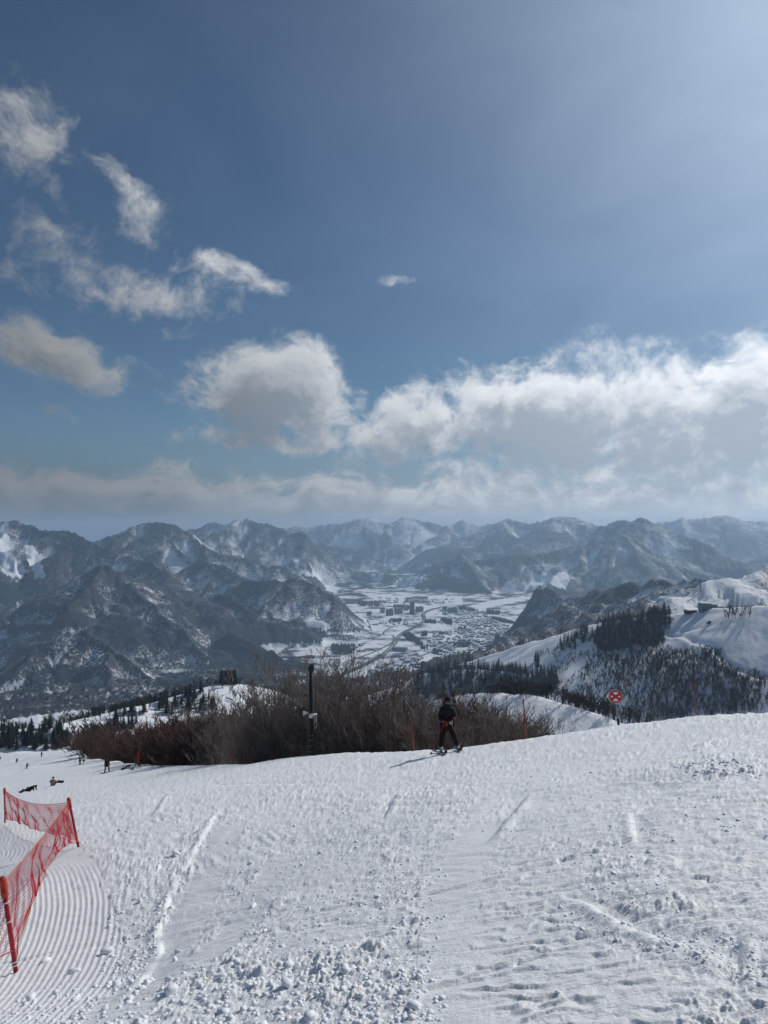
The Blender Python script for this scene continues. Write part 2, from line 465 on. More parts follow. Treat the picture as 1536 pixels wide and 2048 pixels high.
def land(x, y):
    x = np.asarray(x, np.float32)
    y = np.asarray(y, np.float32)
    z = floor_of(x, y).astype(np.float32)
    gul = np.zeros(x.shape, np.float32)
    d2, _, _, _ = polydist(x, y, VALLEY + VALLEY[:1])
    ins = inpoly(x, y, VALLEY)
    vd = np.where(ins, -d2, d2)
    open_ = sstep(-60, 260, vd)            # 0 on the valley floor
    for (P, k, H, lam, amt, seed) in RIDGES:
        zm = max(p[2] for p in P)
        R = min((zm - FLOOR) / k * 2.2 + 100, 4500)
        xs = [p[0] for p in P]
        ys = [p[1] for p in P]
        m = np.nonzero((x > min(xs) - R) & (x < max(xs) + R) & (y > min(ys) - R) & (y < max(ys) + R))[0]
        if not len(m):
            continue
        X, Y = x[m], y[m]
        wa = .3 if seed < 40 or seed > 46 else .06
        wx = X + lam * wa * perlin(X / lam / 1.6, Y / lam / 1.6, 50 + seed % 7)
        wy = Y + lam * wa * perlin(X / lam / 1.6 + 9, Y / lam / 1.6 + 4, 51 + seed % 7)
        best = np.full(X.shape, -1e9, np.float32)
        S = np.zeros(X.shape, np.float32)
        TT = np.zeros(X.shape, np.float32)
        L = 0
        for a, b in zip(P[:-1], P[1:]):
            dx, dy = b[0] - a[0], b[1] - a[1]
            l2 = dx * dx + dy * dy
            t = np.clip(((wx - a[0]) * dx + (wy - a[1]) * dy) / l2, 0, 1)
            ex, ey = wx - a[0] - t * dx, wy - a[1] - t * dy
            s = np.sqrt(ex * ex + ey * ey)
            h = a[2] + t * (b[2] - a[2]) - k * s
            c = h > best
            best = np.where(c, h, best)
            S = np.where(c, s, S)
            TT = np.where(c, L + t * math.sqrt(l2), TT)
            L += math.sqrt(l2)
        zr = best + k * S
        gq = .55 - 2.2 * np.abs(perlin(TT / lam, S / (lam * 4.5), 60 + seed % 9)) + .55 * (.4 - 1.6 * np.abs(perlin(TT / lam * 2.6, S / (lam * 2.2), 61 + seed % 9)))
        s2 = S * (1 - amt * 1.25 * gq * sstep(0, lam * 1.2, S))
        h = zr - H * (1 - np.exp(-k * s2 / H))
        if seed < 40 or seed > 46:
            jag = perlin(TT / lam * 1.1, S * 0 + seed, 70) + .6 * perlin(TT / lam * 3.1, S * 0 + seed, 71)
            h = h + lam * .075 * jag * np.exp(-S / (lam * .9))
        gul[m] = np.where(h > z[m], gq * sstep(0, lam * .8, S) + .5 * np.exp(-S / (lam * .35)), gul[m])
        z[m] = np.maximum(z[m], h)
    hb = base_slope(x, y)
    near = y < 3500
    z = np.where(near, np.maximum(z, hb), z)
    # weathered relief, only on mountain land
    amp = np.clip((y - 900) / 2500, 0, 1) * np.clip((z - FLOOR) / 150, 0, 1)
    z = z + amp * (20 * (ridged(x / 330, y / 330, 4, 80) - .7) + 9 * (ridged(x / 75, y / 75, 3, 84) - .5))
    mid = sstep(60, 250, y) * (1 - np.clip((y - 1200) / 800, 0, 1))
    z = z + mid * (1.6 * perlin(x / 38, y / 38, 86) + .6 * perlin(x / 13, y / 13, 87))
    GULLY['v'] = gul
    fl = FLOOR + np.clip(z - FLOOR, 0, 1e5) * .015
    z = np.where((y > 1500) & (x > -1600), fl + (z - fl) * open_, z)
    return z


def grid_mesh(name, X, Y, Z, nr, nc):
    me = bpy.data.meshes.new(name)
    n = nr * nc
    me.vertices.add(n)
    co = np.empty((n, 3), np.float32)
    co[:, 0], co[:, 1], co[:, 2] = X.ravel(), Y.ravel(), Z.ravel()
    me.vertices.foreach_set('co', co.ravel())
    r, c = np.meshgrid(np.arange(nr - 1), np.arange(nc - 1), indexing='ij')
    i = (r * nc + c).ravel()
    q = np.stack([i, i + 1, i + nc + 1, i + nc], 1).astype(np.int32)
    nf = len(q)
    me.loops.add(nf * 4)
    me.polygons.add(nf)
    me.loops.foreach_set('vertex_index', q.ravel())
    me.polygons.foreach_set('loop_start', np.arange(nf, dtype=np.int32) * 4)
    me.polygons.foreach_set('use_smooth', np.ones(nf, bool))
    me.update(calc_edges=True)
    return me


def set_attr(me, name, vals):
    a = me.attributes.new(name, 'FLOAT', 'POINT')
    a.data.foreach_set('value', np.asarray(vals, np.float32).ravel())


def link(name, me, mats=None, parent=None):
    o = bpy.data.objects.new(name, me)
    C.objects.link(o)
    if mats is not None and me is not None and not me.materials:
        for m in (mats if isinstance(mats, (list, tuple)) else [mats]):
            me.materials.append(m)
    if parent is not None:
        o.parent = parent
    return o


def tag(o, label, cat, group=None, kind=None):
    if label:
        o['label'] = label
    if cat:
        o['category'] = cat
    if group:
        o['group'] = group
    if kind:
        o['kind'] = kind
    return o


def empty(name, loc=(0, 0, 0)):
    o = bpy.data.objects.new(name, None)
    C.objects.link(o)
    o.location = loc
    o.empty_display_size = .3
    return o


# ------------------------------------------------------------------ materials
def mat(name, col, rough=.7, metal=0.0, var=0.0, vscale=8.0, bump=0.0, bscale=30.0, col2=None):
    m = bpy.data.materials.new(name)
    m.use_nodes = True
    T = NT(m.node_tree)
    b = m.node_tree.nodes['Principled BSDF']
    b.inputs['Roughness'].default_value = rough
    b.inputs['Metallic'].default_value = metal
    b.inputs['Specular IOR Level'].default_value = .3
    co = T.add('ShaderNodeTexCoord').outputs['Object']
    n = T.noise(co, vscale, 4)
    c2 = col2 or tuple(c * (1 - var) for c in col)
    T.put(b.inputs['Base Color'], T.mix(T.step(n, .35, .65), col, c2))
    if bump:
        bp = T.add('ShaderNodeBump')
        bp.inputs['Strength'].default_value = bump
        bp.inputs['Distance'].default_value = .02
        T.put(bp.inputs['Height'], T.noise(co, bscale, 5))
        T.l.new(bp.outputs[0], b.inputs['Normal'])
    return m


def snow_near_material():
    m = bpy.data.materials.new('snow_trampled')
    m.use_nodes = True
    T = NT(m.node_tree)
    b = m.node_tree.nodes['Principled BSDF']
    co = T.add('ShaderNodeTexCoord').outputs['Object']
    n = T.noise(co, .8, 5)
    n2 = T.noise(co, 14, 4)
    c = T.mix(T.step(n, .3, .7), (.88, .89, .91), (.92, .925, .935))
    c = T.mix(T.step(n2, .55, .8, 0, .35), c, (.82, .835, .87))
    T.put(b.inputs['Base Color'], c)
    b.inputs['Roughness'].default_value = .5
    b.inputs['Specular IOR Level'].default_value = .25
    bp = T.add('ShaderNodeBump')
    bp.inputs['Strength'].default_value = .8
    bp.inputs['Distance'].default_value = .022
    st = T.noise(T.vmath('MULTIPLY', co, (1.0, 3.2, 1.0)), 3.2, 7, .62)
    gr = T.noise(co, 42, 5, .65)
    T.put(bp.inputs['Height'], T.math('ADD', T.math('MULTIPLY', st, 1.5), T.math('MULTIPLY', gr, .55)))
    T.l.new(bp.outputs[0], b.inputs['Normal'])
    return m


def terrain_material():
    m = bpy.data.materials.new('snowy_mountainside')
    m.use_nodes = True
    T = NT(m.node_tree)
    b = m.node_tree.nodes['Principled BSDF']
    b.inputs['Roughness'].default_value = .8
    b.inputs['Specular IOR Level'].default_value = .15
    co = T.add('ShaderNodeTexCoord').outputs['Object']

    def attr(nm):
        return T.add('ShaderNodeAttribute', attribute_name=nm).outputs['Fac']
    forest, con, near = attr('forest'), attr('conifer'), attr('near')
    n1 = T.noise(co, .012, 5, .6)
    n2 = T.noise(T.vmath('MULTIPLY', co, (1, 1, .55)), .075, 5, .7)
    n3 = T.noise(co, .006, 3, .5)
    n4 = T.noise(T.vmath('MULTIPLY', co, (1, 1, .35)), .16, 3, .7)
    nn = T.math('ADD', T.math('MULTIPLY', n1, .25), T.math('ADD', T.math('MULTIPLY', n2, .40), T.math('MULTIPLY', n4, .35)))
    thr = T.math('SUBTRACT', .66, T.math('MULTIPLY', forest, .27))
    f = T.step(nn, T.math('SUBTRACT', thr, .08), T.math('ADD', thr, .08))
    bare = T.mix(n2, (.058, .055, .060), (.015, .018, .025))  # bare trees, painted darker to stand in for cloud shadow on the mountains
    conif = T.mix(n2, (.012, .018, .020), (.028, .036, .036))
    snow = T.mix(n1, (.76, .79, .84), (.88, .89, .91))
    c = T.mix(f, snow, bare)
    cf = T.step(T.math('ADD', con, T.math('MULTIPLY', T.math('SUBTRACT', n2, .5), .9)), .42, .58)
    c = T.mix(cf, c, conif)
    T.put(b.inputs['Base Color'], c)
    bp = T.add('ShaderNodeBump')
    bp.inputs['Strength'].default_value = .9
    bp.inputs['Distance'].default_value = 6.0
    hgt = T.math('MULTIPLY', T.math('ADD', n2, T.math('MULTIPLY', n1, 1.6)), T.math('SUBTRACT', 1.0, near))
    # carved turns on the pistes
    hgt = T.math('ADD', hgt, T.math('MULTIPLY', T.noise(T.vmath('MULTIPLY', co, (1.0, .5, 1.0)), .16, 4, .6, 1.6), T.math('MULTIPLY', near, .10)))
    T.put(bp.inputs['Height'], hgt)
    T.l.new(bp.outputs[0], b.inputs['Normal'])
    return m


M_SNOW = snow_near_material()
M_TERR = terrain_material()
M_RED = mat('red_plastic', (.38, .012, .022), .45, var=.25)
M_ORANGE = mat('orange_plastic', (.46, .055, .02), .5, var=.2)
M_NET = mat('red_net_cord', (.55, .035, .05), .6, var=.3)
M_ROPE = mat('orange_rope', (.60, .22, .06), .7, var=.3)
M_POLE = mat('dark_steel_pole', (.016, .022, .022), .5, var=.4)
M_GREY = mat('grey_metal', (.25, .25, .24), .5, var=.3)
M_WHITE = mat('white_plastic', (.72, .72, .70), .45, var=.1)
M_BLACK = mat('black_fabric', (.008, .008, .010), .8, var=.3, vscale=30)
M_DRED = mat('dark_red_fabric', (.06, .006, .010), .8, var=.3, vscale=30)
M_BARK = mat('grey_beech_twigs', (.235, .20, .18), .85, var=.5, vscale=1.3)
M_RUST = mat('rust_brown_twigs', (.115, .066, .052), .85, var=.55, vscale=.9)
M_DARKBARK = mat('dark_bare_twigs', (.042, .034, .033), .85, var=.5, vscale=.6)
M_SKIN = mat('skin', (.45, .27, .19), .6, var=.15)


def conifer_material():
    m = bpy.data.materials.new('snow_dusted_cedar')
    m.use_nodes = True
    T = NT(m.node_tree)
    b = m.node_tree.nodes['Principled BSDF']
    b.inputs['Roughness'].default_value = .9
    b.inputs['Specular IOR Level'].default_value = .1
    co = T.add('ShaderNodeTexCoord').outputs['Object']
    n = T.noise(co, .9, 5, .7)
    c = T.mix(n, (.012, .017, .017), (.035, .042, .036))
    c = T.mix(T.step(T.noise(co, 2.3, 3), .60, .72, 0, .6), c, (.5, .53, .57))
    T.put(b.inputs['Base Color'], c)
    return m


M_CON = conifer_material()

# ------------------------------------------------------------------ terrain meshes
# near piste
un = np.concatenate([np.linspace(-1.6, -.585, 36)[:-1], np.linspace(-.585, .585, 800), np.linspace(.585, 1.6, 36)[1:]]).astype(np.float64)
qn = np.linspace(1 / 1.9, 1 / 150., 570)
Dn = 1 / qn
UU, DD = np.meshgrid(un, Dn)
NX, NY = (UU * DD), DD.copy()


def gnd(px, py):
    """where the flat slope shows at a photograph pixel"""
    u, v = (px - CX) / FPX, (py - HY) / FPX
    D = 1.6 / (v - .25 + .2 * u)
    return (u * D, D)


def near_relief(x, y):
    dist = np.sqrt(x * x + y * y)
    h = .035 * fbm(x / 2.6, y / 2.6, 3, 100) + .07 * perlin(x / 8, y / 8, 104)
    pxx = CX + FPX * x / y
    vv = 1.6 / y + .25 - .2 * x / y
    pyy = HY + FPX * vv
    # --- groomed corduroy near the net
    cor = inpoly(pxx + 16 * perlin(x * 1.1, y * 1.1, 110), pyy, [(-900, 1615), (60, 1640), (140, 1690), (195, 1725), (235, 1785), (250, 1850), (205, 1920), (130, 1985), (-900, 2100)]).astype(np.float32)
    arc = np.sqrt((x + 22) ** 2 + (y - 2.0) ** 2)
    hc = .0062 * np.sin(arc * 2 * math.pi / .072 + .9 * perlin(x, y, 111))
    hc = np.where(hc > 0, hc, hc * .6)
    # --- clods
    cl = sstep(-.05, .5, fbm(x / 1.7, y / 2.4, 2, 112))
    bands = [([(150, 2010), (300, 1960), (420, 1930), (560, 1920), (700, 1900)], .55, .8), ([(330, 1850), (345, 1760), (400, 1660), (440, 1640)], .35, .9), ([(850, 2048), (880, 1900), (860, 1780), (770, 1740), (740, 1640), (800, 1590)], .38, .5),
             ([(480, 1900), (500, 1820), (560, 1760)], .35, .8), ([(1240, 1805), (1330, 1800), (1390, 1808)], .18, .8), ([(1340, 1535), (1420, 1525), (1500, 1540)], .9, .8), ([(1120, 1830), (1260, 1900), (1400, 1930), (1536, 1960)], .16, .5),
             ([(280, 2048), (150, 2040), (60, 2000)], .6, .8)]
    for pts, wd, st in bands:
        d, t, s, L = polydist(x, y, [gnd(*p) for p in pts])
        d = d + .25 * wd * perlin(x * 3, y * 3, 113)
        cl = np.maximum(cl, st * 1.5 * sstep(wd, .3 * wd, d))
    smooth = np.zeros_like(x)
    for pts, wd in [([(230, 1985), (300, 1890), (360, 1800), (420, 1715), (455, 1660)], .32), ([(420, 1860), (500, 1780), (560, 1700)], .25), ([(930, 2048), (940, 1900), (900, 1780), (960, 1650)], .30)]:
        d, t, s, L = polydist(x, y, [gnd(*p) for p in pts])
        smooth = np.maximum(smooth, sstep(wd, .6 * wd, d))
    cl = cl * (1 - smooth) * (1 - .75 * cor) * (.55 + .75 * sstep(-.4, .4, fbm(x / .6, y / .6, 2, 119)))
    qx = x + .030 * perlin(x / .06, y / .06, 115) + .014 * perlin(x / .025, y / .025, 117)
    qy = y + .030 * perlin(x / .06 + 5, y / .06, 116) + .014 * perlin(x / .025, y / .025 + 4, 118)
    b1 = worley(qx / .15, qy / .15, 120, .05, .5) * .15
    b2 = worley(qx / .062 + 3, qy / .062, 121, .12, .6) * .062
    b0 = worley(qx / .33 + 7, qy / .33, 122, .03, .36) * .33
    irr = .036 * np.clip(fbm(qx / .13, qy / .13, 3, 124, .6) - .12, 0, 1) ** .8 + .016 * np.clip(fbm(qx / .045, qy / .045, 2, 127, .6) - .05, 0, 1)
    fade = np.clip(1.25 - dist / 60, .25, 1)
    h = h + fade * (np.minimum(cl, 1.4) * (.15 * b1 + .12 * b2 + .75 * irr) + np.clip(cl - .8, 0, 1) * .26 * b0 + .25 * b2 * (1 - smooth) * (1 - cor))
    h = h + .016 * (1 - .8 * smooth) * fbm(x / .24, y / .15, 4, 123, .6) * (1 - .8 * cor)
    # fine streaks left by edges, running mostly across the slope
    w1_ = .35 * perlin(x / 2.2, y / 2.2, 142)
    st1 = fbm((x * .9 + y * .15) / 1.3, (y + .18 * x + w1_) / .075, 2, 143)
    st2 = fbm((y * .9 - x * .5) / 1.6, (x + .62 * y + w1_) / .10, 2, 145)
    pick = sstep(-.25, .25, perlin(x / 2.8, y / 2.8, 147))
    sfade = np.clip(.5 + dist / 12, .6, 1.8)
    h = h + (1 - .9 * cor) * sfade * .0075 * (st1 * pick + st2 * (1 - pick)) * (1 - .5 * np.clip(cl, 0, 1))
    h = h + hc * cor * sstep(.9, .3, cl)
    # --- cracked ripples
    h0 = h
    rm = np.zeros_like(x)
    for pts, wd in [([(1090, 1590), (1070, 1700), (1040, 1800), (1090, 1900), (1160, 2048)], (.42)), ([(640, 1690), (640, 1760), (620, 1830)], .45), ([(1330, 1640), (1320, 1690)], .35), ([(1100, 1530), (1090, 1600)], .9)]:
        d, t, s, L = polydist(x, y, [gnd(*p) for p in pts])
        d = d + .18 * perlin(x * 1.6, y * 1.6, 130)
        w2 = wd * (1 + .0 * d)
        rm = np.maximum(rm, sstep(w2 * 1.25, w2 * .7, d))
    warp = .14 * perlin(x / .33, y / .33, 131) + .05 * perlin(x / .1, y / .1, 132)
    sc = y * .95 + x * .32 + warp
    f = sc / .155
    f = f - np.floor(f)
    saw = np.where(f < .88, f / .88, (1 - f) / .12)
    brk = sstep(-.45, .10, perlin(x / .42 + 3, y / .2, 133))
    hs_ = .035 * fbm(x / 2.6, y / 2.6, 3, 100) + .07 * perlin(x / 8, y / 8, 104) + .006 * fbm(x / .1, y / .1, 2, 137)
    h = h0 + rm * .72 * (hs_ - h0) + rm * (.25 + .75 * brk) * .019 * (.5 - saw) * (1 - .5 * cor)
    # gentle sastrugi everywhere
    f2 = (y * .9 - x * .15 + .5 * perlin(x / 1.1, y / 1.1, 134)) / .5
    f2 = f2 - np.floor(f2)
    h = h + .016 * (1 - cor) * (1 - rm) * (1 - np.where(f2 < .8, f2 / .8, (1 - f2) / .2)) * sstep(-.1, .4, perlin(x / 1.3, y / .7, 135))
    # --- ski tracks: cut edge with a bank
    tracks = [([(230, 1985), (300, 1890), (330, 1830), (325, 1790), (350, 1745), (420, 1660), (440, 1625)], .19, .030, -1), ([(1320, 1605), (1268, 1632), (1275, 1680), (1290, 1710)], .16, .05, 1),
              ([(760, 1640), (790, 1590), (850, 1565)], .22, .05, 1), ([(1290, 1725), (1340, 1755), (1420, 1760), (1500, 1755), (1536, 1790)], .05, .02, -1),
              ([(1536, 1935), (1350, 1880), (1180, 1800), (1090, 1770)], .2, .04, -1), ([(1480, 2048), (1475, 1960), (1470, 1830)], .12, .03, 1), ([(960, 1690), (1050, 1590), (1250, 1560), (1536, 1565)], .25, .035, 1),
              ([(560, 1830), (640, 1800), (760, 1790)], .1, .03, 1), ([(300, 1640), (330, 1600), (420, 1580), (700, 1570)], .3, .04, 1)]
    r = random.Random(3)
    for i in range(95):
        y0 = 3.5 + 22 * r.random() ** 1.2
        x0 = r.uniform(-.6, .5) * y0
        a = r.uniform(-.5, .5) + (math.pi if r.random() < .5 else 0)
        cv = r.uniform(-.12, .12)
        pts = []
        for k in range(9):
            pts.append((x0, y0))
            x0 += math.cos(a) * 1.1
            y0 += math.sin(a) * 1.1
            a += cv
        sc_ = min(1, .35 + y0 / 16)
        tracks.append((pts, r.uniform(.03, .10) * sc_, r.uniform(.006, .016) * sc_, r.choice((-1, 1)), 'w'))
    for tr in tracks:
        pts, wd, dp, sg = tr[:4]
        P = pts if len(tr) == 5 else [gnd(*p) for p in pts]
        xs = [p[0] for p in P]
        ys = [p[1] for p in P]
        m = (x > min(xs) - 1.5) & (x < max(xs) + 1.5) & (y > min(ys) - 1.5) & (y < max(ys) + 1.5)
        if not m.any():
            continue
        d, t, s, L = polydist(x[m], y[m], P)
        sd_ = d * s * sg
        endf = sstep(0, .8, t) * sstep(L, L - .8, t)
        prof = -dp * np.where(sd_ > 0, np.exp(-(sd_ / wd) ** 2), np.exp(-(sd_ / (wd * .16)) ** 2)) + dp * .7 * np.exp(-((sd_ + wd * .45) / (wd * .3)) ** 2)
        h[m] += prof * endf * (1 if len(tr) == 5 else .75 + .8 * perlin(t / .45, t * 0 + len(tracks) * .37 + xs[0], 141))
    # piled lip along the crest
    return h * sstep(170, 60, dist)


fx, fy = NX.ravel(), NY.ravel()
NZ = base_slope(fx, fy) + near_relief(fx, fy)
NZ = NZ + .9 * sstep(45, 90, fy) * perlin(fx / 14, fy / 14, 140) * .3
NZg = NZ.reshape(NX.shape)
me = grid_mesh('snow_slope', NX, NY, NZ, len(Dn), len(un))
o = link('snow_slope', me, M_SNOW)
o['kind'] = 'structure'
o['label'] = 'trampled snow of the ski slope in the foreground'

# the land beyond
ut = np.concatenate([np.linspace(-1.0, -.585, 30)[:-1], np.linspace(-.585, .585, 600), np.linspace(.585, 1.0, 30)[1:]])
Dt = np.concatenate([np.geomspace(100, 300, 90)[:-1], np.geomspace(300, 640, 120)[:-1], np.geomspace(640, 1500, 170)[:-1], np.geomspace(1500, 2400, 60)[:-1], np.geomspace(2400, 6600, 290)[:-1], np.geomspace(6600, 10000, 130)[:-1], np.geomspace(10000, 16500, 90), np.geomspace(17200, 24000, 8)])
TU, TD = np.meshgrid(ut, Dt)
TX, TY = TU * TD, TD
tx, ty = TX.ravel(), TY.ravel()
TZ = land(tx, ty)
TZ = TZ - .8 * sstep(150, 110, ty)
PX = CX + FPX * tx / ty
PY = HY - FPX * TZ / ty


def on_ridge(px, py):
    k = np.nonzero((ty > 640) & (ty < np.interp(px, [p[0] for p in SPUR_E[::-1]], [p[2] for p in SPUR_E[::-1]]) + 4) & (np.abs(PX - px) < 6))[0]
    j = k[np.argmin((PX[k] - px) ** 2 + (PY[k] - py) ** 2)]
    return (float(tx[j]), float(ty[j]))


for path, wd, dp in (([(1300, 1258), (1327, 1264), (1370, 1275), (1412, 1290), (1430, 1305), (1450, 1330), (1480, 1345), (1536, 1357), (1570, 1364)], 5, 1.7), ([(1330, 1259), (1400, 1256), (1450, 1250), (1480, 1244), (1500, 1238)], 4, 1.2)):
    P = [on_ridge(*p) for p in path]
    d, t, sd_, L = polydist(tx, ty, P)
    TZ = TZ + dp * (np.exp(-((d * sd_ + wd) / (wd * .7)) ** 2) - 1.3 * np.exp(-((d * sd_ - wd * .3) / (wd * .8)) ** 2)) * sstep(4, 30, t) * sstep(L, L - 25, t)
mog = sstep(1425, 1475, PX + .35 * (PY - 1290)) * (ty > 640) * (ty < 1000)
TZ = TZ + mog * .55 * ridged(tx / 9, ty / 16 + .3 * tx / 9, 2, 88)
TZ = TZ + (ty > 760) * (ty < 1100) * sstep(1330, 1380, PX) * (1 - mog) * 1.5 * perlin(tx / 22, ty / 22, 89)
TZg = TZ.reshape(TX.shape)


def hgt_grid(u, D, us, Ds, Z, desc=False):
    if desc:
        j = np.searchsorted(-Ds, -D) - 1
    else:
        j = np.searchsorted(Ds, D) - 1
    j = np.clip(j, 0, len(Ds) - 2)
    i = np.clip(np.searchsorted(us, u) - 1, 0, len(us) - 2)
    a = np.clip((u - us[i]) / (us[i + 1] - us[i]), 0, 1)
    b = np.clip((D - Ds[j]) / (Ds[j + 1] - Ds[j]), 0, 1)
    return (Z[j, i] * (1 - a) + Z[j, i + 1] * a) * (1 - b) + (Z[j + 1, i] * (1 - a) + Z[j + 1, i + 1] * a) * b


def ground(x, y):
    x, y = np.asarray(x, float), np.asarray(y, float)
    u = x / y
    return np.where(y < 140, hgt_grid(u, y, un, Dn, NZg), hgt_grid(u, y, ut, Dt, TZg))


def g1(x, y):
    return float(ground(np.array([x]), np.array([y]))[0])


# cover of the land: bare forest, conifers, open snow
PX = CX + FPX * tx / ty
PY = HY - FPX * TZ / ty
sm = TZg.copy()
for _ in range(3):
    sm = (np.roll(sm, 5, 1) + np.roll(sm, -5, 1) + np.roll(sm, 4, 0) + np.roll(sm, -4, 0)) / 4
convex = np.clip((TZg - sm).ravel() / (.0022 * ty), -1, 1)
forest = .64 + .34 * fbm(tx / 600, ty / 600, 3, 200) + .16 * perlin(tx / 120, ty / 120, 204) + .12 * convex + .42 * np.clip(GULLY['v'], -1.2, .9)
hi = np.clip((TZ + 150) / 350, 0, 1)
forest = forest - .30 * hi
floor_ = TZ < FLOOR + 18
conifer = .20 + .55 * fbm(tx / 520, ty / 520, 3, 210) + .35 * np.clip(1 - (TZ - FLOOR) / 260, 0, 1) - .5 * hi
gx = np.gradient(TZg, axis=1)


def poly_set(arr, polys, val, dmin=0, dmax=1e9, soft=0):
    for poly in polys:
        k = inpoly(PX + 16 * fbm(tx / 150, ty / 150, 3, 220), PY + 10 * fbm(tx / 150, ty / 150, 3, 221), poly) & (ty > dmin) & (ty < dmax)
        arr[k] = val if val <= 1 else arr[k]
    return arr


poly_set(conifer, [[(500, 1232), (560, 1255), (620, 1268), (655, 1290), (640, 1340), (500, 1345), (420, 1325), (416, 1240)], [(655, 1283), (712, 1284), (716, 1312), (655, 1316)], [(102, 1208), (140, 1222), (170, 1240), (165, 1260), (120, 1250)],
                   [(190, 1238), (260, 1240), (320, 1262), (322, 1290), (250, 1285), (195, 1262)], [(0, 1165), (70, 1150), (80, 1180), (30, 1210), (0, 1215)], [(0, 1330), (40, 1318), (40, 1350), (0, 1385)]], .75, 2000, 6500)
poly_set(conifer, [[(806, 1183), (830, 1160), (880, 1150), (930, 1160), (930, 1203), (820, 1192)], [(920, 1172), (985, 1178), (1000, 1208), (925, 1212)], [(698, 1158), (745, 1166), (742, 1192), (700, 1185)], [(1005, 1222), (1060, 1235), (1100, 1245), (1080, 1260), (1020, 1255)],
                   [(1190, 1160), (1290, 1180), (1300, 1215), (1180, 1215)]], .8, 3000, 9500)
CLEAR = [[(578, 1112), (588, 1110), (604, 1138), (668, 1156), (640, 1160), (598, 1146)], [(743, 1150), (768, 1148), (760, 1172), (750, 1172)], [(768, 1182), (805, 1160), (845, 1145), (848, 1150), (815, 1170), (800, 1185)], [(800, 1184), (835, 1158), (850, 1152), (815, 1186)],
         [(995, 1192), (1015, 1165), (1035, 1165), (1025, 1195)], [(1048, 1182), (1068, 1150), (1105, 1150), (1085, 1178)], [(1085, 1165), (1130, 1135), (1150, 1160), (1120, 1180)], [(765, 1122), (800, 1115), (805, 1125), (770, 1130)],
         [(0, 1048), (12, 1048), (28, 1100), (45, 1155), (20, 1160), (0, 1140)], [(40, 1080), (60, 1085), (95, 1150), (70, 1155)], [(610, 1235), (650, 1245), (655, 1258), (620, 1255)]]
k = np.zeros(tx.shape, bool)
for poly in CLEAR:
    k |= inpoly(PX + 9 * fbm(tx / 130, ty / 130, 3, 222), PY + 7 * fbm(tx / 130, ty / 130, 3, 223), poly) & (ty > 2200)
forest[k] = .16 + .2 * perlin(tx[k] / 60, ty[k] / 60, 231)
conifer[k] = -1
kf = floor_ & (ty > 2000)
forest[kf] = .34 + .85 * np.clip(perlin(tx[kf] / 160, ty[kf] / 160, 233) + .6 * perlin(tx[kf] / 50, ty[kf] / 50, 234), -.3, .7)
conifer[kf] = np.where(ty[kf] > 6300, .47 + .75 * perlin(tx[kf] / 420, ty[kf] / 300, 235) + .35 * perlin(tx[kf] / 150, ty[kf] / 120, 236) + .25 * np.clip((ty[kf] - 7600) / 2000, 0, 1), .03 + .55 * perlin(tx[kf] / 160, ty[kf] / 110, 237))
for poly in ([(300, 92), (400, 98), (620, 120), (610, 165), (480, 160), (400, 140)], [(790, 112), (1035, 116), (1032, 182), (920, 170), (800, 152)], [(1080, 195), (1250, 150), (1500, 118), (1495, 150), (1300, 190), (1150, 222)], [(0, 30), (135, 52), (120, 96), (0, 66)], [(440, 170), (620, 165), (780, 180), (760, 200), (520, 190)],
             [(1300, 305), (1440, 330), (1380, 375), (1300, 350)], [(640, 190), (760, 185), (900, 190), (760, 225)]):
    k = inpoly(PX + 4 * perlin(tx / 90, ty / 60, 238), PY + 1.5 * perlin(tx / 90, ty / 60, 239), [(640 + a / 3.657, 1160 + b / 3.657) for a, b in poly]) & kf
    conifer[k] = -1
    forest[k] = .1
F_R = (ty < 2150) & (tx > 0)
forest[F_R] = .35 + .3 * perlin(tx[F_R] / 80, ty[F_R] / 80, 230) + .6 * sstep(1330, 1270, PX[F_R])
nearland = ty < 1500
forest[nearland] = .0
conifer[nearland] = -1
near_attr = np.clip(1 - (ty - 1300) / 500, 0, 1)
me = grid_mesh('mountain_land', TX, TY, TZ, len(Dt), len(ut))
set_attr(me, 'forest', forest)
set_attr(me, 'conifer', conifer)
set_attr(me, 'near', near_attr)
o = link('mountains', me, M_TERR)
o['kind'] = 'structure'
o['label'] = 'snowy mountains and valley floor'

# haze: one closed box of thin air round everything
bm = bmesh.new()
bmesh.ops.create_cube(bm, size=1)
me = bpy.data.meshes.new('haze')
bm.to_mesh(me)
bm.free()
hm = bpy.data.materials.new('pale_air')
hm.use_nodes = True
T = NT(hm.node_tree)
T.n.clear()
mo = T.add('ShaderNodeOutputMaterial')
pv = T.add('ShaderNodeVolumePrincipled')
pv.inputs['Color'].default_value = (.54, .76, 1.0, 1)
pv.inputs['Density'].default_value = 5.8e-5
pv.inputs['Anisotropy'].default_value = .25
T.l.new(pv.outputs[0], mo.inputs['Volume'])
haze = link('haze', me, hm)
ztop = float(max(TZ.max(), 5)) + 12
haze.scale = (62000, 27000, ztop + 760)
haze.location = (0, 27000 / 2 - 1500, (ztop - 760) / 2)
haze['kind'] = 'stuff'
haze['label'] = 'thin blue haze in the air'


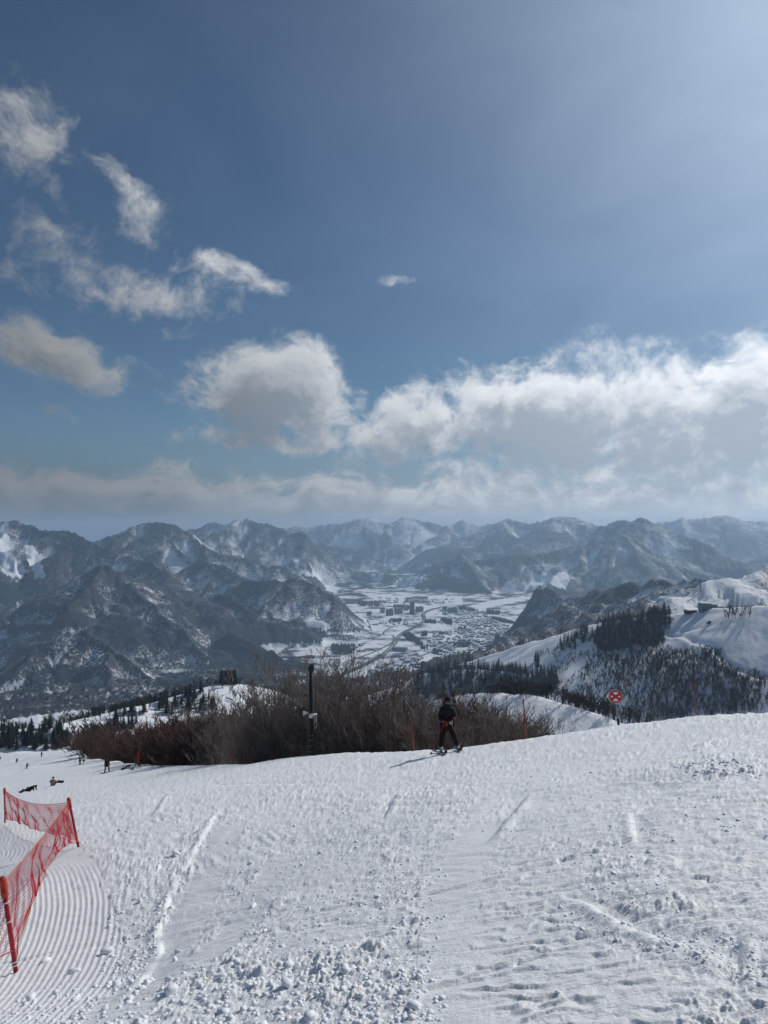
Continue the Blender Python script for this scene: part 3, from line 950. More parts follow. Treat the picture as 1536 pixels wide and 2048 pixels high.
# ------------------------------------------------------------------ mesh helpers
class MB:
    def __init__(self):
        self.v, self.f, self.m = [], [], []
        self.cur = 0

    def poly(self, pts, faces):
        b = len(self.v)
        self.v += [tuple(p) for p in pts]
        for f in faces:
            self.f.append([b + i for i in f])
            self.m.append(self.cur)

    def box(self, c, s, R=None):
        hx, hy, hz = s[0] / 2, s[1] / 2, s[2] / 2
        pts = [Vector((x, y, z)) for z in (-hz, hz) for y in (-hy, hy) for x in (-hx, hx)]
        if R is not None:
            pts = [R @ p for p in pts]
        pts = [p + Vector(c) for p in pts]
        self.poly(pts, [(0, 2, 3, 1), (4, 5, 7, 6), (0, 1, 5, 4), (2, 6, 7, 3), (0, 4, 6, 2), (1, 3, 7, 5)])

    def tube(self, path, rad, n=8, cap=True):
        path = [Vector(p) for p in path]
        rads = rad if isinstance(rad, (list, tuple)) else [rad] * len(path)
        rings = []
        up = None
        for i, p in enumerate(path):
            d = (path[min(i + 1, len(path) - 1)] - path[max(i - 1, 0)]).normalized()
            if up is None:
                up = Vector((0, 0, 1)) if abs(d.z) < .9 else Vector((1, 0, 0))
            a = d.cross(up).normalized()
            b = a.cross(d).normalized()
            up = b
            rings.append([p + (a * math.cos(2 * math.pi * j / n) + b * math.sin(2 * math.pi * j / n)) * rads[i] for j in range(n)])
        pts = [q for r in rings for q in r]
        fs = []
        for i in range(len(rings) - 1):
            for j in range(n):
                fs.append((i * n + j, i * n + (j + 1) % n, (i + 1) * n + (j + 1) % n, (i + 1) * n + j))
        if cap:
            fs.append(tuple(range(n))[::-1])
            fs.append(tuple((len(rings) - 1) * n + j for j in range(n)))
        self.poly(pts, fs)

    def disc(self, c, r, th, nrm, n=32):
        nrm = Vector(nrm).normalized()
        c = Vector(c)
        self.tube([c - nrm * th / 2, c + nrm * th / 2], r, n)

    def mesh(self, name, smooth=False):
        me = bpy.data.meshes.new(name)
        me.from_pydata(self.v, [], self.f)
        me.polygons.foreach_set('material_index', self.m)
        if smooth:
            me.polygons.foreach_set('use_smooth', [True] * len(self.f))
        me.update()
        return me

    def build(self, name, mats, parent=None, smooth=False):
        return link(name, self.mesh(name, smooth), mats, parent)


# ------------------------------------------------------------------ trees
def seg_mesh(name, segs, sides=3):
    """triangular prisms along many branch segments"""
    A = np.array([s[0] for s in segs], np.float64)
    B = np.array([s[1] for s in segs], np.float64)
    ra = np.array([s[2] for s in segs])[:, None]
    rb = np.array([s[3] for s in segs])[:, None]
    d = B - A
    d /= np.linalg.norm(d, axis=1)[:, None] + 1e-9
    ref = np.where(np.abs(d[:, 2:3]) < .9, np.array([[0, 0, 1.]]), np.array([[1., 0, 0]]))
    a = np.cross(d, ref)
    a /= np.linalg.norm(a, axis=1)[:, None]
    b = np.cross(d, a)
    n = len(segs)
    V = np.empty((n, 2 * sides, 3))
    for j in range(sides):
        c, s = math.cos(2 * math.pi * j / sides), math.sin(2 * math.pi * j / sides)
        V[:, j] = A + (a * c + b * s) * ra
        V[:, sides + j] = B + (a * c + b * s) * rb
    base = (np.arange(n) * 2 * sides)[:, None]
    F = np.stack([base + np.array([[j, (j + 1) % sides, sides + (j + 1) % sides, sides + j]]) for j in range(sides)], 1).reshape(-1, 4)
    me = bpy.data.meshes.new(name)
    me.vertices.add(n * 2 * sides)
    me.vertices.foreach_set('co', V.astype(np.float32).ravel())
    nf = len(F)
    me.loops.add(nf * 4)
    me.polygons.add(nf)
    me.loops.foreach_set('vertex_index', F.astype(np.int32).ravel())
    me.polygons.foreach_set('loop_start', np.arange(nf, dtype=np.int32) * 4)
    me.update(calc_edges=True)
    return me


def bare_tree_segs(r, stems=5, spread=.5, depth=4, kids=(5, 5, 5, 4), H=1.0, twig=.0016, r0=.014, nseg=4, tip=None):
    """trunk segments, twig segments of a bare many-stemmed tree about one unit tall"""
    trunk, crown = [], []

    def grow(p, d, L, rad, lev):
        n = nseg if lev < 2 else (tip or (3 if lev == 2 else 2))
        pts = [p]
        q = p.copy()
        dd = d.copy()
        for i in range(n):
            dd = (dd + Vector((r.gauss(0, .11), r.gauss(0, .11), r.gauss(0, .06) + .10))).normalized()
            q = q + dd * (L / n)
            pts.append(q.copy())
        r1 = max(rad * .38, twig * .7)
        for i in range(n):
            a = rad + (r1 - rad) * i / n
            b = rad + (r1 - rad) * (i + 1) / n
            (trunk if lev == 0 else crown).append((pts[i], pts[i + 1], a, b))
        if lev >= depth:
            return
        for k in range(kids[lev]):
            t = r.uniform(.22 if lev == 0 else .12, 1.0)
            i = min(int(t * n), n - 1)
            o = pts[i].lerp(pts[i + 1], t * n - i)
            ax = (pts[i + 1] - pts[i]).normalized()
            perp = Vector((r.gauss(0, 1), r.gauss(0, 1), r.gauss(0, .5)))
            perp = (perp - ax * perp.dot(ax)).normalized()
            ang = r.uniform(.28, .72)
            nd = (ax * math.cos(ang) + perp * math.sin(ang))
            grow(o, nd, L * r.uniform(.38, .62) * (1.05 - .35 * t), max(rad * (1 - .6 * t) * .5, twig), lev + 1)
    for s in range(stems):
        a = r.uniform(0, 2 * math.pi)
        sp = spread * r.uniform(.25, 1)
        d = Vector((math.cos(a) * sp, math.sin(a) * sp, 1)).normalized()
        grow(Vector((math.cos(a) * .03 * (stems > 1), math.sin(a) * .03 * (stems > 1), -.06)), d, H * r.uniform(.62, .85), r0 * r.uniform(.6, 1.1), 0)
    zm = max(s[1].z for s in trunk + crown)
    sc = 1 / zm

    def fix(L):
        return [(a * sc, b * sc, p, q) for a, b, p, q in L]
    return fix(trunk), fix(crown)


def bare_variants(n, seed, **kw):
    out = []
    for i in range(n):
        r = random.Random(seed + i)
        tr, cr = bare_tree_segs(r, **kw)
        out.append((seg_mesh('bare_trunk', tr, 5), seg_mesh('bare_crown', cr, 3)))
    return out


BIG = bare_variants(6, 300, stems=7, spread=.50, depth=4, kids=(7, 5, 4, 3), twig=.0011, r0=.014)
MIDV = bare_variants(4, 330, stems=4, spread=.55, depth=3, kids=(8, 6, 5), twig=.0026, r0=.015)
for tr_, cr_ in BIG + MIDV:
    tr_.materials.append(M_BARK)
    cr_.materials.append(M_BARK)
FARV = []
for i in range(5):
    tr_, cr_ = bare_tree_segs(random.Random(360 + i), stems=1, spread=.12, depth=2, kids=(10, 4), twig=.009, r0=.030, nseg=2, tip=1)
    me_ = seg_mesh('far_bare_tree', tr_ + cr_, 3)
    me_.materials.append(M_DARKBARK)
    FARV.append(me_)


def conifer_mesh(seed, nl=None, n=9):
    r = random.Random(seed)
    B = MB()
    B.tube([(0, 0, -.05), (0, 0, .95)], [.016, .003], 5, False)
    nl = nl or r.randint(11, 14)
    for i in range(nl):
        t = i / (nl - 1)
        z = .10 + t * .86
        R = (.19 * (1 - t) ** .75 + .012) * r.uniform(.85, 1.15)
        ph = r.uniform(0, 6.28)
        pts = [(0, 0, z + .10 * (1.1 - .5 * t))]
        for j in range(2 * n):
            a = ph + math.pi * j / n
            q = R * (r.uniform(.8, 1.2) if j % 2 == 0 else r.uniform(.35, .6))
            pts.append((math.cos(a) * q, math.sin(a) * q, z - (.035 * r.uniform(.6, 1.5) if j % 2 == 0 else -.012)))
        B.poly(pts, [(0, 1 + j, 1 + (j + 1) % (2 * n)) for j in range(2 * n)])
    me = B.mesh('conifer')
    me.materials.append(M_CON)
    return me


CONV = [conifer_mesh(400 + i) for i in range(5)]
CONS = [conifer_mesh(420 + i, 7, 6) for i in range(4)]
FARS = []
for i in range(4):
    tr_, cr_ = bare_tree_segs(random.Random(380 + i), stems=1, spread=.12, depth=2, kids=(9, 3), twig=.011, r0=.032, nseg=1, tip=1)
    FARS.append(seg_mesh('plain_bare_tree', tr_ + cr_, 3))


def setm(o, m):
    o.material_slots[0].link = 'OBJECT'
    o.material_slots[0].material = m


def bare_tree(name, variant, loc, h, rz, m, label, group, wide=1.0):
    root = empty(name, loc)
    root.rotation_euler = (0, 0, rz)
    root.scale = (h * wide, h * wide, h)
    tag(root, label, 'tree', group)
    a = link('trunk', variant[0], None, root)
    b = link('crown', variant[1], None, root)
    if m is not M_BARK:
        setm(a, m)
        setm(b, m)
    return root


def interp(px, xs, ys):
    return float(np.interp(px, xs, ys))


R_ = random.Random(21)
TOPX = [430, 460, 500, 530, 560, 620, 680, 720, 760, 800, 830, 880, 920, 960, 1000, 1040, 1090, 1140]
TOPY = [1452, 1425, 1385, 1352, 1336, 1328, 1335, 1330, 1338, 1358, 1380, 1378, 1370, 1378, 1398, 1416, 1436, 1454]
LBL_A = [['bare grey many-stemmed bush in the %s row %s' % (r_, w_) for w_ in ('at the left end by the brown wood', 'just left of the speaker pole', 'just right of the speaker pole', 'between the speaker pole and the skier')] for r_ in ('front', 'back')]
LBL_B = [['bare brown bush, %s row, %s' % (r_, w_) for w_ in ('left of the skier', 'between the skier and the leaning red pole', 'right of the leaning red pole')] for r_ in ('front', 'back')]
# grey thicket behind the pole, in two or three rows
for i in range(42):
    px = 335 + (i % 21) * 22.5 + R_.uniform(-8, 8)
    row = i // 21
    u = (px - CX) / FPX
    dc = interp(u, DC_U, DC_D)
    D = dc * (1.08 + .14 * row) + R_.uniform(3.0, 6)
    x = u * D
    z = g1(x, D)
    top = interp(px, TOPX, TOPY) if px > 440 else interp(px, [330, 400, 440], [1440, 1440, 1452])
    ztop = (HY - top + 34 + 10 * row - R_.uniform(0, 74 - 44 * row)) / FPX * D
    h = max(1.5, ztop - z)
    bare_tree('beech_bush', BIG[i % 6], (x, D, z), h, R_.uniform(0, 6.28), M_BARK, LBL_A[row][0 if px < 480 else 1 if px < 600 else 2 if px < 690 else 3], 'grey beech bushes over the brow of the slope', R_.uniform(.8, 1.15) * min(1.0, 6.5 / h + .25))
for i in range(44):
    px = 800 + (i % 22) * 15.5 + R_.uniform(-8, 8)
    row = i // 22
    u = (px - CX) / FPX
    dc = interp(u, DC_U, DC_D)
    D = dc * (1.22 + .32 * row) + R_.uniform(1.5, 5)
    x = u * D
    z = g1(x, D)
    top = interp(px, TOPX, TOPY)
    ztop = (HY - top + (14 if px < 940 else 4) - R_.uniform(0, 34 - 20 * row)) / FPX * D
    h = max(1.2, ztop - z)
    bare_tree('brown_bush', BIG[(i * 5) % 6], (x, D, z), h, R_.uniform(0, 6.28), M_RUST if row or i % 3 == 0 else M_BARK, LBL_B[row][0 if px < 900 else 1 if px < 1030 else 2], 'brown bushes over the brow of the slope', R_.uniform(.8, 1.1) * min(1.0, 5.5 / h + .3))
# rust brown wood beside the piste
for i in range(96):
    px = R_.uniform(140, 490)
    u = (px - CX) / FPX
    dc = interp(u, DC_U, DC_D)
    D = dc * (1.02 + .6 * R_.random() ** 1.3) + 3
    D = max(D, 70)
    x = u * D
    z = g1(x, D)
    top = interp(px, [130, 150, 180, 230, 300, 350, 400, 460, 500], [1490, 1455, 1443, 1440, 1432, 1424, 1424, 1405, 1390])
    h = (HY - top - R_.uniform(0, 22)) / FPX * D - z
    h = min(max(h, 4), 16)
    bare_tree('brown_tree', MIDV[i % 4], (x, D, z), h, R_.uniform(0, 6.28), M_RUST, 'bare rust-brown tree in the wood beside the lower piste, ' + ('at its left end' if px < 230 else 'left of the orange post' if px < 278 else 'right of the orange post' if px < 380 else 'at its right end'), 'brown wood beside the lower piste', R_.uniform(.9, 1.3))


def scatter(n, poly, d0, d1, seed, dens=None, mind=0.0):
    """points on the land whose place shows inside a region of the view"""
    r = np.random.default_rng(seed)
    px0, px1 = min(p[0] for p in poly), max(p[0] for p in poly)
    out = []
    for _ in range(60):
        m = n * 6
        u = (r.uniform(px0, px1, m) - CX) / FPX
        D = r.uniform(d0, d1, m)
        z = ground(u * D, D)
        k = inpoly(CX + FPX * u, HY - FPX * z / D, poly)
        if dens is not None:
            k &= perlin(u * D / dens, D / dens, seed % 200) > r.uniform(-.35, .35, m)
        for q in np.nonzero(k)[0]:
            out.append((u[q] * D[q], D[q], z[q]))
        if len(out) >= n:
            break
    return out[:n]


far_trees = {'c': [], 'b': []}     # (x, y, z, height, label, group)


def forest_patch(kind, n, poly, d0, d1, h0, h1, seed, label, group, dens=None):
    for p in scatter(n, poly, d0, d1, seed, dens):
        far_trees[kind].append((*p, R_.uniform(h0, h1), label, group))


# conifers
forest_patch('c', 520, [(1218, 1232), (1343, 1222), (1340, 1262), (1315, 1290), (1255, 1300), (1195, 1305), (1175, 1280)], 930, 1140, 13, 20, 1, 'dark cedar in the plantation along the crest of the right-hand ridge', 'cedars on the ridge crest')
forest_patch('c', 110, [(1112, 1290), (1170, 1252), (1195, 1262), (1150, 1300), (1118, 1305)], 1000, 1240, 10, 16, 2, 'dark cedar in the small clump left of the crest plantation', 'cedars in the small ridge clump')
forest_patch('c', 620, [(820, 1372), (860, 1340), (920, 1332), (985, 1338), (1110, 1352), (1120, 1400), (830, 1400)], 980, 1180, 13, 22, 3, 'dark cedar in the wood on the knoll in front of the town', 'cedars on the knoll before the town')
forest_patch('c', 12, [(1070, 1322), (1078, 1322), (1078, 1336), (1070, 1336)], 1000, 1300, 14, 20, 4, 'dark cedar standing alone on the open snow ridge', 'lone ridge cedars')
forest_patch('c', 90, [(370, 1385), (420, 1368), (500, 1368), (470, 1360), (380, 1372)], 560, 640, 8, 12, 5, 'snow-dusted conifer on the crest of the lower left ridge', 'conifers on the lower left ridge')
forest_patch('c', 110, [(215, 1445), (300, 1412), (420, 1380), (430, 1420), (330, 1440), (220, 1470)], 420, 570, 7, 11, 6, 'snow-dusted conifer on the near side of the lower left ridge', 'conifers below the lower left ridge', 40)
forest_patch('c', 60, [(0, 1470), (130, 1452), (135, 1500), (0, 1505)], 345, 450, 8, 12, 7, 'snow-dusted conifer at the far end of the lower piste', 'conifers past the piste end')
# bare trees
forest_patch('b', 950, [(1190, 1300), (1320, 1270), (1340, 1310), (1430, 1305), (1450, 1340), (1536, 1362), (1536, 1430), (1300, 1452), (1240, 1445), (1150, 1380)], 540, 1100, 8, 13, 8, 'bare dark tree in the wood on the face of the right-hand ridge', 'bare wood on the ridge face')
forest_patch('b', 520, [(1290, 1320), (1440, 1305), (1450, 1345), (1536, 1365), (1536, 1430), (1400, 1440), (1300, 1452)], 540, 900, 8, 13, 18, 'bare dark tree in the wood on the face of the right-hand ridge', 'bare wood on the ridge face')
forest_patch('b', 240, [(1060, 1300), (1200, 1300), (1280, 1330), (1250, 1400), (1110, 1390)], 800, 1200, 6, 10, 9, 'bare dark tree scattered on the snow face left of the wood', 'scattered trees on the snow face', 60)
forest_patch('b', 46, [(1440, 1226), (1510, 1222), (1500, 1240), (1450, 1240)], 800, 980, 8, 12, 10, 'bare tree in the hedge-like row beside the lift station', 'row of trees by the lift station')
forest_patch('b', 60, [(960, 1386), (1060, 1383), (1120, 1397), (1220, 1437), (1240, 1444), (1180, 1436), (1100, 1404), (1030, 1393)], 262, 312, 5, 8, 11, 'bare dark tree along the rim of the snowy hump', 'trees on the rim of the hump')
forest_patch('b', 190, [(150, 1440), (300, 1405), (420, 1372), (520, 1368), (520, 1420), (400, 1430), (250, 1450)], 430, 600, 6, 10, 12, 'bare tree on the slope of the lower left ridge', 'bare trees on the lower left ridge')
forest_patch('b', 50, [(0, 1465), (130, 1450), (230, 1440), (230, 1490), (0, 1500)], 340, 460, 8, 12, 13, 'bare tree at the far end of the lower piste', 'bare trees past the piste end')
# rows just behind the crests of the humps
for i in range(70):
    t = R_.random()
    px = 985 + 330 * t
    D = interp(px, [p[0] for p in HUMP_S], [p[2] for p in HUMP_S]) + R_.uniform(4, 22)
    x = (px - CX) / FPX * D
    far_trees['b'].append((x, D, g1(x, D) if True else 0, R_.uniform(6, 10), 'bare dark tree standing behind the snowy hump', 'trees behind the hump'))
for i in range(170):
    px = R_.uniform(-20, 420)
    D = interp(px, [0, 190, 420], [455, 505, 590]) + R_.uniform(0, 25)
    x = (px - CX) / FPX * D
    far_trees['b'].append((x, D, g1(x, D), R_.uniform(7, 12), 'bare dark tree standing behind the lower left ridge line', 'trees behind the lower left ridge'))

for kind, nm, cat, meshes in (('c', 'cedar_tree', 'tree', CONV), ('b', 'bare_tree', 'tree', FARV)):
    L = far_trees[kind]
    L.sort(key=lambda q: -q[3] / q[1])
    for i, (x, y, z, h, lab, grp) in enumerate(L[:285]):
        o = link(nm, meshes[i % len(meshes)])
        o.location = (x, y, z)
        wd = (R_.uniform(.85, 1.3) if y > 660 else R_.uniform(1.1, 1.7)) if kind == 'c' else R_.uniform(1.1, 1.7)
        o.scale = (h * wd, h * wd, h)
        o.rotation_euler = (0, 0, R_.uniform(0, 6.28))
        tag(o, lab, cat, grp)
    rest = L[285:]
    if rest:
        vs, fs, b = [], [], 0
        src = []
        for q in (CONS if kind == 'c' else FARS):
            v = np.empty(len(q.vertices) * 3, np.float32)
            q.vertices.foreach_get('co', v)
            src.append((v.reshape(-1, 3), [tuple(p.vertices) for p in q.polygons]))
        for i, (x, y, z, h, lab, grp) in enumerate(rest):
            v, f = src[i % len(src)]
            a = R_.uniform(0, 6.28)
            wd = R_.uniform(.85, 1.3)
            q = np.empty_like(v)
            q[:, 0] = (v[:, 0] * math.cos(a) - v[:, 1] * math.sin(a)) * h * wd + x
            q[:, 1] = (v[:, 0] * math.sin(a) + v[:, 1] * math.cos(a)) * h * wd + y
            q[:, 2] = v[:, 2] * h + z
            vs.append(q)
            fs += [tuple(j + b for j in t) for t in f]
            b += len(v)
        me = bpy.data.meshes.new('woodland')
        me.from_pydata(np.concatenate(vs).tolist(), [], fs)
        me.update()
        o = link('far_wood', me, M_CON if kind == 'c' else M_DARKBARK)
        tag(o, 'far cedars filling up the dark woods on the ridges' if kind == 'c' else 'far bare trees filling up the woods on the ridges', 'wood', None, 'stuff')
print('far trees', {k: len(v) for k, v in far_trees.items()})

# ------------------------------------------------------------------ the town in the valley
M_WALL = mat('dark_house_wall', (.10, .095, .09), .85, var=.4, vscale=.3)
M_BLOCK = mat('pale_concrete', (.26, .27, .28), .85, var=.15, vscale=.1)
M_TOWER = mat('dark_tower_concrete', (.10, .115, .13), .8, var=.2, vscale=.1)
M_GLASS = mat('dark_window', (.03, .04, .05), .3)
M_ROOFSNOW = mat('roof_snow', (.82, .85, .89), .7, var=.06)
M_ROAD = mat('cleared_road', (.085, .088, .092), .85, var=.35, vscale=.05)
M_RIVER = mat('dark_river_water', (.035, .045, .055), .25)
M_HALLROOF = mat('grey_green_roof', (.17, .20, .20), .6, var=.2)


def fl(px, py, up=0.0):
    x, y = fpx(px, py)
    return Vector((x, y, g1(x, y) + up))


def ribbon(name, pts, width, mats, lift, label, thick=1.0, cat=None):
    P = [fl(*p) for p in pts]
    # smooth the line
    Q = []
    for i in range(len(P) - 1):
        p0, p1, p2, p3 = P[max(i - 1, 0)], P[i], P[i + 1], P[min(i + 2, len(P) - 1)]
        for k in range(8):
            t = k / 8
            Q.append(.5 * ((2 * p1) + (p2 - p0) * t + (2 * p0 - 5 * p1 + 4 * p2 - p3) * t * t + (3 * p1 - p0 - 3 * p2 + p3) * t ** 3))
    Q.append(P[-1])
    B = MB()
    pts2, fs = [], []
    for i, q in enumerate(Q):
        d = (Q[min(i + 1, len(Q) - 1)] - Q[max(i - 1, 0)])
        n = Vector((-d.y, d.x, 0)).normalized() * width / 2
        z = g1(q.x, q.y) + lift
        for sx, dz in ((-1, 0), (1, 0), (1, -thick), (-1, -thick)):
            pts2.append((q.x + n.x * sx, q.y + n.y * sx, z + dz))
        if i:
            a, b = (i - 1) * 4, i * 4
            for j in range(4):
                fs.append((a + j, a + (j + 1) % 4, b + (j + 1) % 4, b + j))
    B.poly(pts2, fs)
    o = B.build(name, mats)
    o['kind'] = 'structure'
    o['label'] = label
    return o


EXP = [(881, 1216), (859, 1221.5), (847, 1229), (849, 1239), (842, 1249), (829, 1256), (810, 1265), (797, 1275), (789, 1288.5), (777, 1302), (758, 1316), (730, 1331), (703, 1343), (660, 1362)]


def shifted(pts, off):
    out = []
    for i, p in enumerate(pts):
        a, b = fpx(*pts[max(i - 1, 0)]), fpx(*pts[min(i + 1, len(pts) - 1)])
        d = Vector((b[0] - a[0], b[1] - a[1])).normalized()
        x, y = fpx(*p)
        x, y = x - d.y * off, y + d.x * off
        out.append((CX + FPX * x / y, HY - FPX * FLOOR / y))
    return out


ribbon('expressway', shifted(EXP, 9), 9, M_ROAD, 7.5, 'near carriageway of the curving expressway', 3)
ribbon('expressway', shifted(EXP, -9), 9, M_ROAD, 7.5, 'far carriageway of the curving expressway', 3)
ribbon('river', [(742, 1262), (738, 1252), (734, 1242), (748, 1236), (762, 1232)], 16, M_RIVER, .4, 'dark river bend at the foot of the left mountain', .5)
ribbon('river', [(810, 1249), (790, 1252), (770, 1262), (768, 1270), (784, 1270), (788, 1280), (776, 1290), (752, 1302), (722, 1314), (690, 1326)], 15, M_RIVER, .4, 'dark winding river beside the expressway', .5)
ribbon('road', [(815, 1324), (845, 1311), (878, 1297), (905, 1287), (930, 1278), (960, 1262), (985, 1245)], 14, M_ROAD, .6, 'straight railway embankment through the town', .6)
ribbon('road', [(975, 1216), (974, 1240), (985, 1262)], 9, M_ROAD, .6, 'road along the right edge of the town', .6)
ribbon('road', [(700, 1300), (720, 1292), (732, 1284), (750, 1280)], 9, M_ROAD, .6, 'road at the foot of the left mountain', .6)
ribbon('road', [(860, 1330), (890, 1310), (940, 1300), (990, 1285)], 8, M_ROAD, .6, 'road through the lower houses', .6)


def house_mesh(r, w, l, h):
    B = MB()
    B.cur = 0
    hw, hl = w / 2, l / 2
    rh = w * .32
    pts = [(-hw, -hl, 0), (hw, -hl, 0), (hw, hl, 0), (-hw, hl, 0), (-hw, -hl, h), (hw, -hl, h), (hw, hl, h), (-hw, hl, h), (0, -hl, h + rh), (0, hl, h + rh)]
    B.poly(pts, [(0, 1, 5, 8, 4), (1, 2, 6, 5), (2, 3, 7, 9, 6), (3, 0, 4, 7)])
    B.cur = 1
    e = .6
    t = .5
    a = (-hw - e, -hl - e, h - e * .6)
    pr = [(-hw - e, h - e * .6), (0, h + rh + .05), (hw + e, h - e * .6), (hw + e, h - e * .6 + t), (0, h + rh + t), (-hw - e, h - e * .6 + t)]
    P = [(x, -hl - e, z) for x, z in pr] + [(x, hl + e, z) for x, z in pr]
    n = 6
    B.poly(P, [(i, (i + 1) % n, n + (i + 1) % n, n + i) for i in range(n)] + [(0, 5, 4, 1), (1, 4, 3, 2), (6, 7, 10, 11), (7, 8, 9, 10)])
    # window openings as dark sunk panes are below a pixel here; a door-side porch breaks the box
    B.cur = 0
    B.box((hw + .8, -hl * .3, h * .3), (1.6, 2.6, h * .6))
    B.cur = 1
    B.box((hw + .9, -hl * .3, h * .6 + .25), (2.2, 3.2, .5))
    me = B.mesh('house')
    me.materials.append(M_WALL)
    me.materials.append(M_ROOFSNOW)
    return me


rh_ = random.Random(77)
HOUSES = [house_mesh(rh_, *d) for d in ((9.5, 12, 6.5), (11, 15, 8), (8, 9, 6.5), (14, 22, 8), (12, 18, 10))]


def zp(L, ox=640, oy=1160, k=3.657):
    return [(ox + a / k, oy + b / k) for a, b in L]


TOWN = [(zp([(780, 410), (900, 385), (1020, 360), (1150, 350), (1380, 350), (1390, 390), (1250, 470), (1200, 520), (1120, 570), (1000, 590), (850, 540), (790, 470)]), 620, 'small snow-roofed house in the middle of the valley town', 'houses in the middle of the town'),
        (zp([(860, 190), (1100, 200), (1240, 240), (1230, 300), (1000, 290), (880, 250)]), 230, 'small snow-roofed house near the expressway bend', 'houses near the expressway bend'),
        (zp([(980, 270), (1230, 280), (1380, 340), (1150, 350), (990, 330)]), 260, 'small snow-roofed house on the far right side of the town', 'houses on the far right of the town'),
        (zp([(350, 640), (560, 600), (640, 640), (700, 600), (760, 640), (640, 720), (500, 745), (400, 720)]), 300, 'small snow-roofed house at the near edge of the town', 'houses at the near edge of the town'),
        (zp([(600, 545), (700, 540), (760, 570), (700, 620), (580, 600)]), 36, 'long low shed beside the railway embankment', 'sheds beside the railway'),
        (zp([(300, 250), (440, 300), (620, 300), (700, 330), (520, 330), (420, 320)]), 34, 'small snow-roofed house beside the river bend', 'houses by the river bend'),
        (zp([(420, 130), (620, 140), (1000, 130), (1000, 175), (700, 170), (440, 170)]), 110, 'small house on the far white fields', 'houses on the far fields'),
        (zp([(230, 470), (330, 470), (330, 520), (250, 540)]), 10, 'small house at the foot of the left mountain', 'houses under the left mountain')]
hs = []
for poly, n, lab, grp in TOWN:
    xs, ys = [p[0] for p in poly], [p[1] for p in poly]
    k = 0
    while k < n:
        px, py = rh_.uniform(min(xs), max(xs)), rh_.uniform(min(ys), max(ys))
        if not inpoly(np.array([px]), np.array([py]), poly)[0]:
            continue
        k += 1
        x, y = fpx(px, py)
        if perlin(np.array([x / 130]), np.array([y / 130]), 250)[0] < -.25:
            continue
        hs.append((x, y, lab, grp))
hs.sort(key=lambda q: q[1])
rest = []
for i, (x, y, lab, grp) in enumerate(hs):
    m = HOUSES[3] if 'shed' in lab else HOUSES[rh_.choice((0, 0, 1, 1, 2, 2, 3, 4))]
    a = rh_.choice((.3, .3 + math.pi / 2, .5, 1.7))
    z = g1(x, y) - .5
    if i < 290:
        o = link('house', m)
        o.location = (x, y, z)
        o.rotation_euler = (0, 0, a)
        s_ = rh_.uniform(.85, 1.35)
        o.scale = (s_, s_, s_)
        tag(o, lab, 'house', grp)
    else:
        rest.append((m, x, y, z, a))
if rest:
    B = MB()
    for m, x, y, z, a in rest:
        ca, sa = math.cos(a), math.sin(a)
        b = len(B.v)
        B.v += [(v.co.x * ca - v.co.y * sa + x, v.co.x * sa + v.co.y * ca + y, v.co.z + z) for v in m.vertices]
        for p in m.polygons:
            B.f.append([b + j for j in p.vertices])
            B.m.append(p.material_index)
    o = B.build('far_houses', [M_WALL, M_ROOFSNOW])
    tag(o, 'far small houses filling up the valley town', 'houses', None, 'stuff')


def block(px, py, wpx, hpx, name, m, label, depth=18, floors=8, bays=6):
    """apartment block with storeys of sunk window bands, set-back stair tower and snow on the roof"""
    p = fl(px, py)
    D = p.y
    w, h = wpx / FPX * D, hpx / FPX * D
    root = empty(name, p)
    root.rotation_euler = (0, 0, math.atan2(-p.x, p.y) * .5)
    tag(root, label, 'building')
    B = MB()
    B.box((0, 0, h / 2), (w, depth, h))
    B.box((w * .2, depth * .1, h + h * .04), (w * .28, depth * .5, h * .08))
    B.build('wall', m, root)
    B = MB()
    fh = h / floors
    for f in range(floors):
        B.box((0, -depth / 2 - .15, fh * (f + .55)), (w * .92, .5, fh * .45))
        B.box((-w / 2 - .1, 0, fh * (f + .55)), (.4, depth * .7, fh * .4))
    B.build('window_band', M_GLASS, root)
    for q, e in ((-.22, .54), (.42, .14)):
        B = MB()
        B.box((w * q, 0, h + .35), (w * e, depth * .96, .6))
        B.build('roof_snow', M_ROOFSNOW, root)
    return root


block(824, 1228.5, 10, 25, 'tower_block', M_TOWER, 'tall dark tower block standing above the town', 30, 24)
block(797, 1228, 17, 12, 'apartment_block', M_BLOCK, 'wide pale apartment block just left of the tall tower')
block(779, 1231, 15, 13, 'apartment_block', M_TOWER, 'dark apartment block second left of the tall tower')
block(765, 1226, 9, 11, 'apartment_block', M_BLOCK, 'pale slim apartment block leftmost of those by the tower')
block(839, 1223, 16, 10, 'apartment_block', M_BLOCK, 'pale apartment block just right of the tall tower')
block(889, 1222, 9, 9, 'apartment_block', M_TOWER, 'dark small block right above the expressway bend')
block(905, 1226, 20, 11, 'apartment_block', M_BLOCK, 'long pale block right of the expressway bend')
block(925, 1220, 16, 9, 'apartment_block', M_TOWER, 'dark long block furthest right of the tower blocks')
block(738, 1231, 10, 8, 'apartment_block', M_BLOCK, 'pale low block alone at the river bend')
block(812, 1221, 9, 10, 'apartment_block', M_BLOCK, 'pale block half hidden behind the tall tower')
